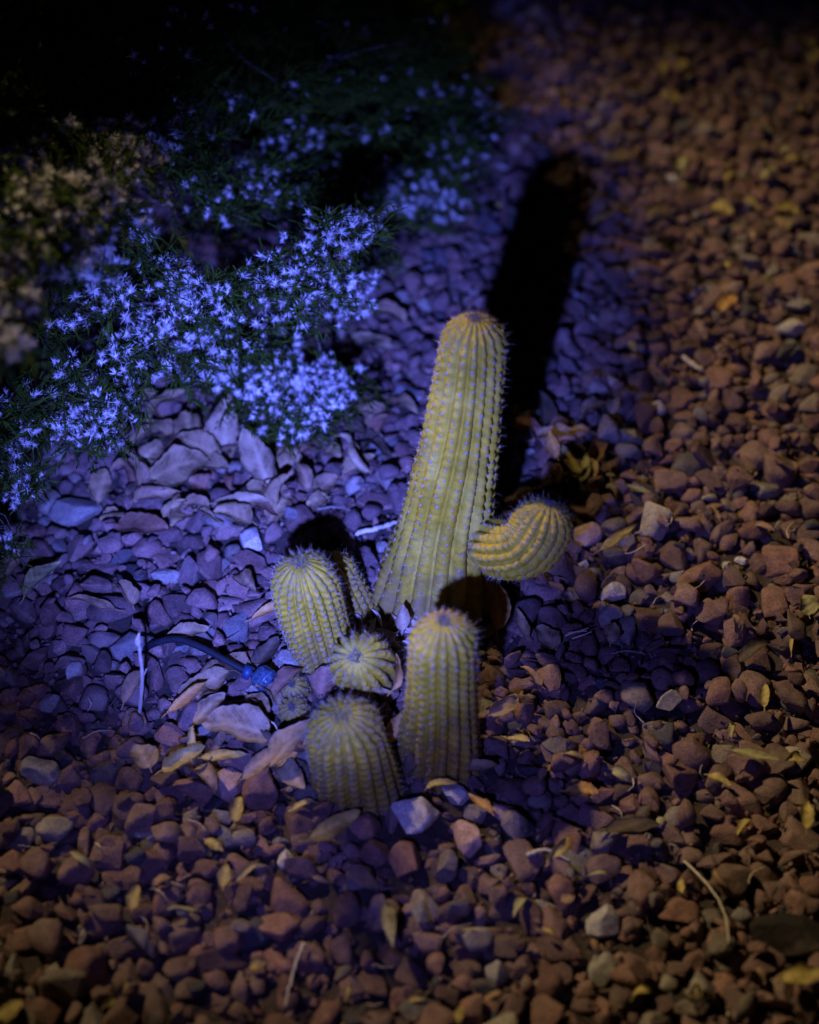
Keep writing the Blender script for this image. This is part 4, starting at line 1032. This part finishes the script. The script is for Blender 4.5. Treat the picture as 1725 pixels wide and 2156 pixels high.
# dry spiny husks of dead growth between the stems
hb = atz(840, 1345, 0.02)
husk = empty('dead_husk', hb.tolist()); tag(husk, 'grey dry husk clump between the tall column and the pup', 'husk')
g = np.random.default_rng(91)
for k in range(26):
    s_ = atz(g.uniform(760, 885), g.uniform(1310, 1385), g.uniform(0.012, 0.03)) - hb
    d = g.normal(size=3); d[2] = abs(d[2]) * 0.8; d /= np.linalg.norm(d); l_ = g.uniform(0.008, 0.022)
    P = smooth_path([s_, s_ + d * l_ * 0.5 + g.normal(0, 0.003, 3), s_ + d * l_], 6)
    child('husk_shred', mesh_np('husk_shred', *tube(P, np.array([.0008, .0021, .0026, .0022, .0014, .0004]) * g.uniform(.6, 1.2), 5)), husk, M['twig'])

# ================================================================== drip irrigation tube
t0 = atz(300, 1372, 0.006)
drip = empty('drip_tube', t0.tolist()); tag(drip, 'dark drip irrigation tube arching to a blue plastic head by the cactus', 'drip tube')
path = [atz(292, 1385, -0.006), atz(318, 1358, 0.020), atz(372, 1346, 0.034), atz(430, 1366, 0.036), atz(485, 1396, 0.032), atz(537, 1422, 0.027)]
P = smooth_path(path, 34) - t0
child('hose', mesh_np('hose', *tube(P, 0.0031, 14)), drip, M['tube'])
E1 = atz(530, 1419, 0.027) - t0; E2 = atz(580, 1438, 0.020) - t0
d = E2 - E1; Le = np.linalg.norm(d); d /= Le
d2 = d + np.array([0, -0.55, 0.1]); d2 /= np.linalg.norm(d2)
Rm = rot_to(d2, 0.4); ctr = E1 + d * Le * 0.55; Rm = Rm * 0.78
def lathe(prof, k, origin, Rm, flute=0.0, nf=0):
    n = len(prof); th = np.arange(k) * 2 * math.pi / k; V = []
    for (r, z) in prof:
        f = 1 + flute * np.sign(np.sin(th * nf)) if nf else 1
        V.append(np.stack([r * f * np.cos(th), r * f * np.sin(th), np.full(k, z)], 1))
    V = np.concatenate(V) @ Rm.T + origin; F = []
    for i in range(n - 1):
        for j in range(k):
            a, b = i * k + j, i * k + (j + 1) % k; F += [(a, b, b + k), (a, b + k, a + k)]
    return V, np.array(F)
hb_ = child('drip_head', mesh_np('drip_head', *lathe([(0.0001, -.012), (.008, -.012), (.0098, -.0115), (.0125, -.009), (.0132, -.007), (.0134, .006), (.0128, .0085), (.0108, .0105), (.0096, .0108), (.0088, .0098), (.0080, .0078), (0.0001, .0072)], 48, ctr, Rm, 0.03, 8)), drip, M['emitter'])
child('nozzle', mesh_np('nozzle', *lathe([(.0001, .0070), (.0052, .0072), (.0054, .0112), (.0046, .0128), (.0028, .0130), (.0024, .0105), (.0001, .0100)], 24, ctr, Rm)), hb_, M['emitter_dark'])
child('collar', mesh_np('collar', *lathe([(.0047, -.019), (.0062, -.0185), (.0066, -.0125), (.0050, -.0115)], 24, E1 - d * 0.001 + d * .012, rot_to(d))), hb_, M['emitter_dark'])
child('cap_ring', mesh_np('cap_ring', *lathe([(.0136, .002), (.0143, .0025), (.0145, .0050), (.0138, .0056)], 36, ctr, Rm)), hb_, M['emitter'])
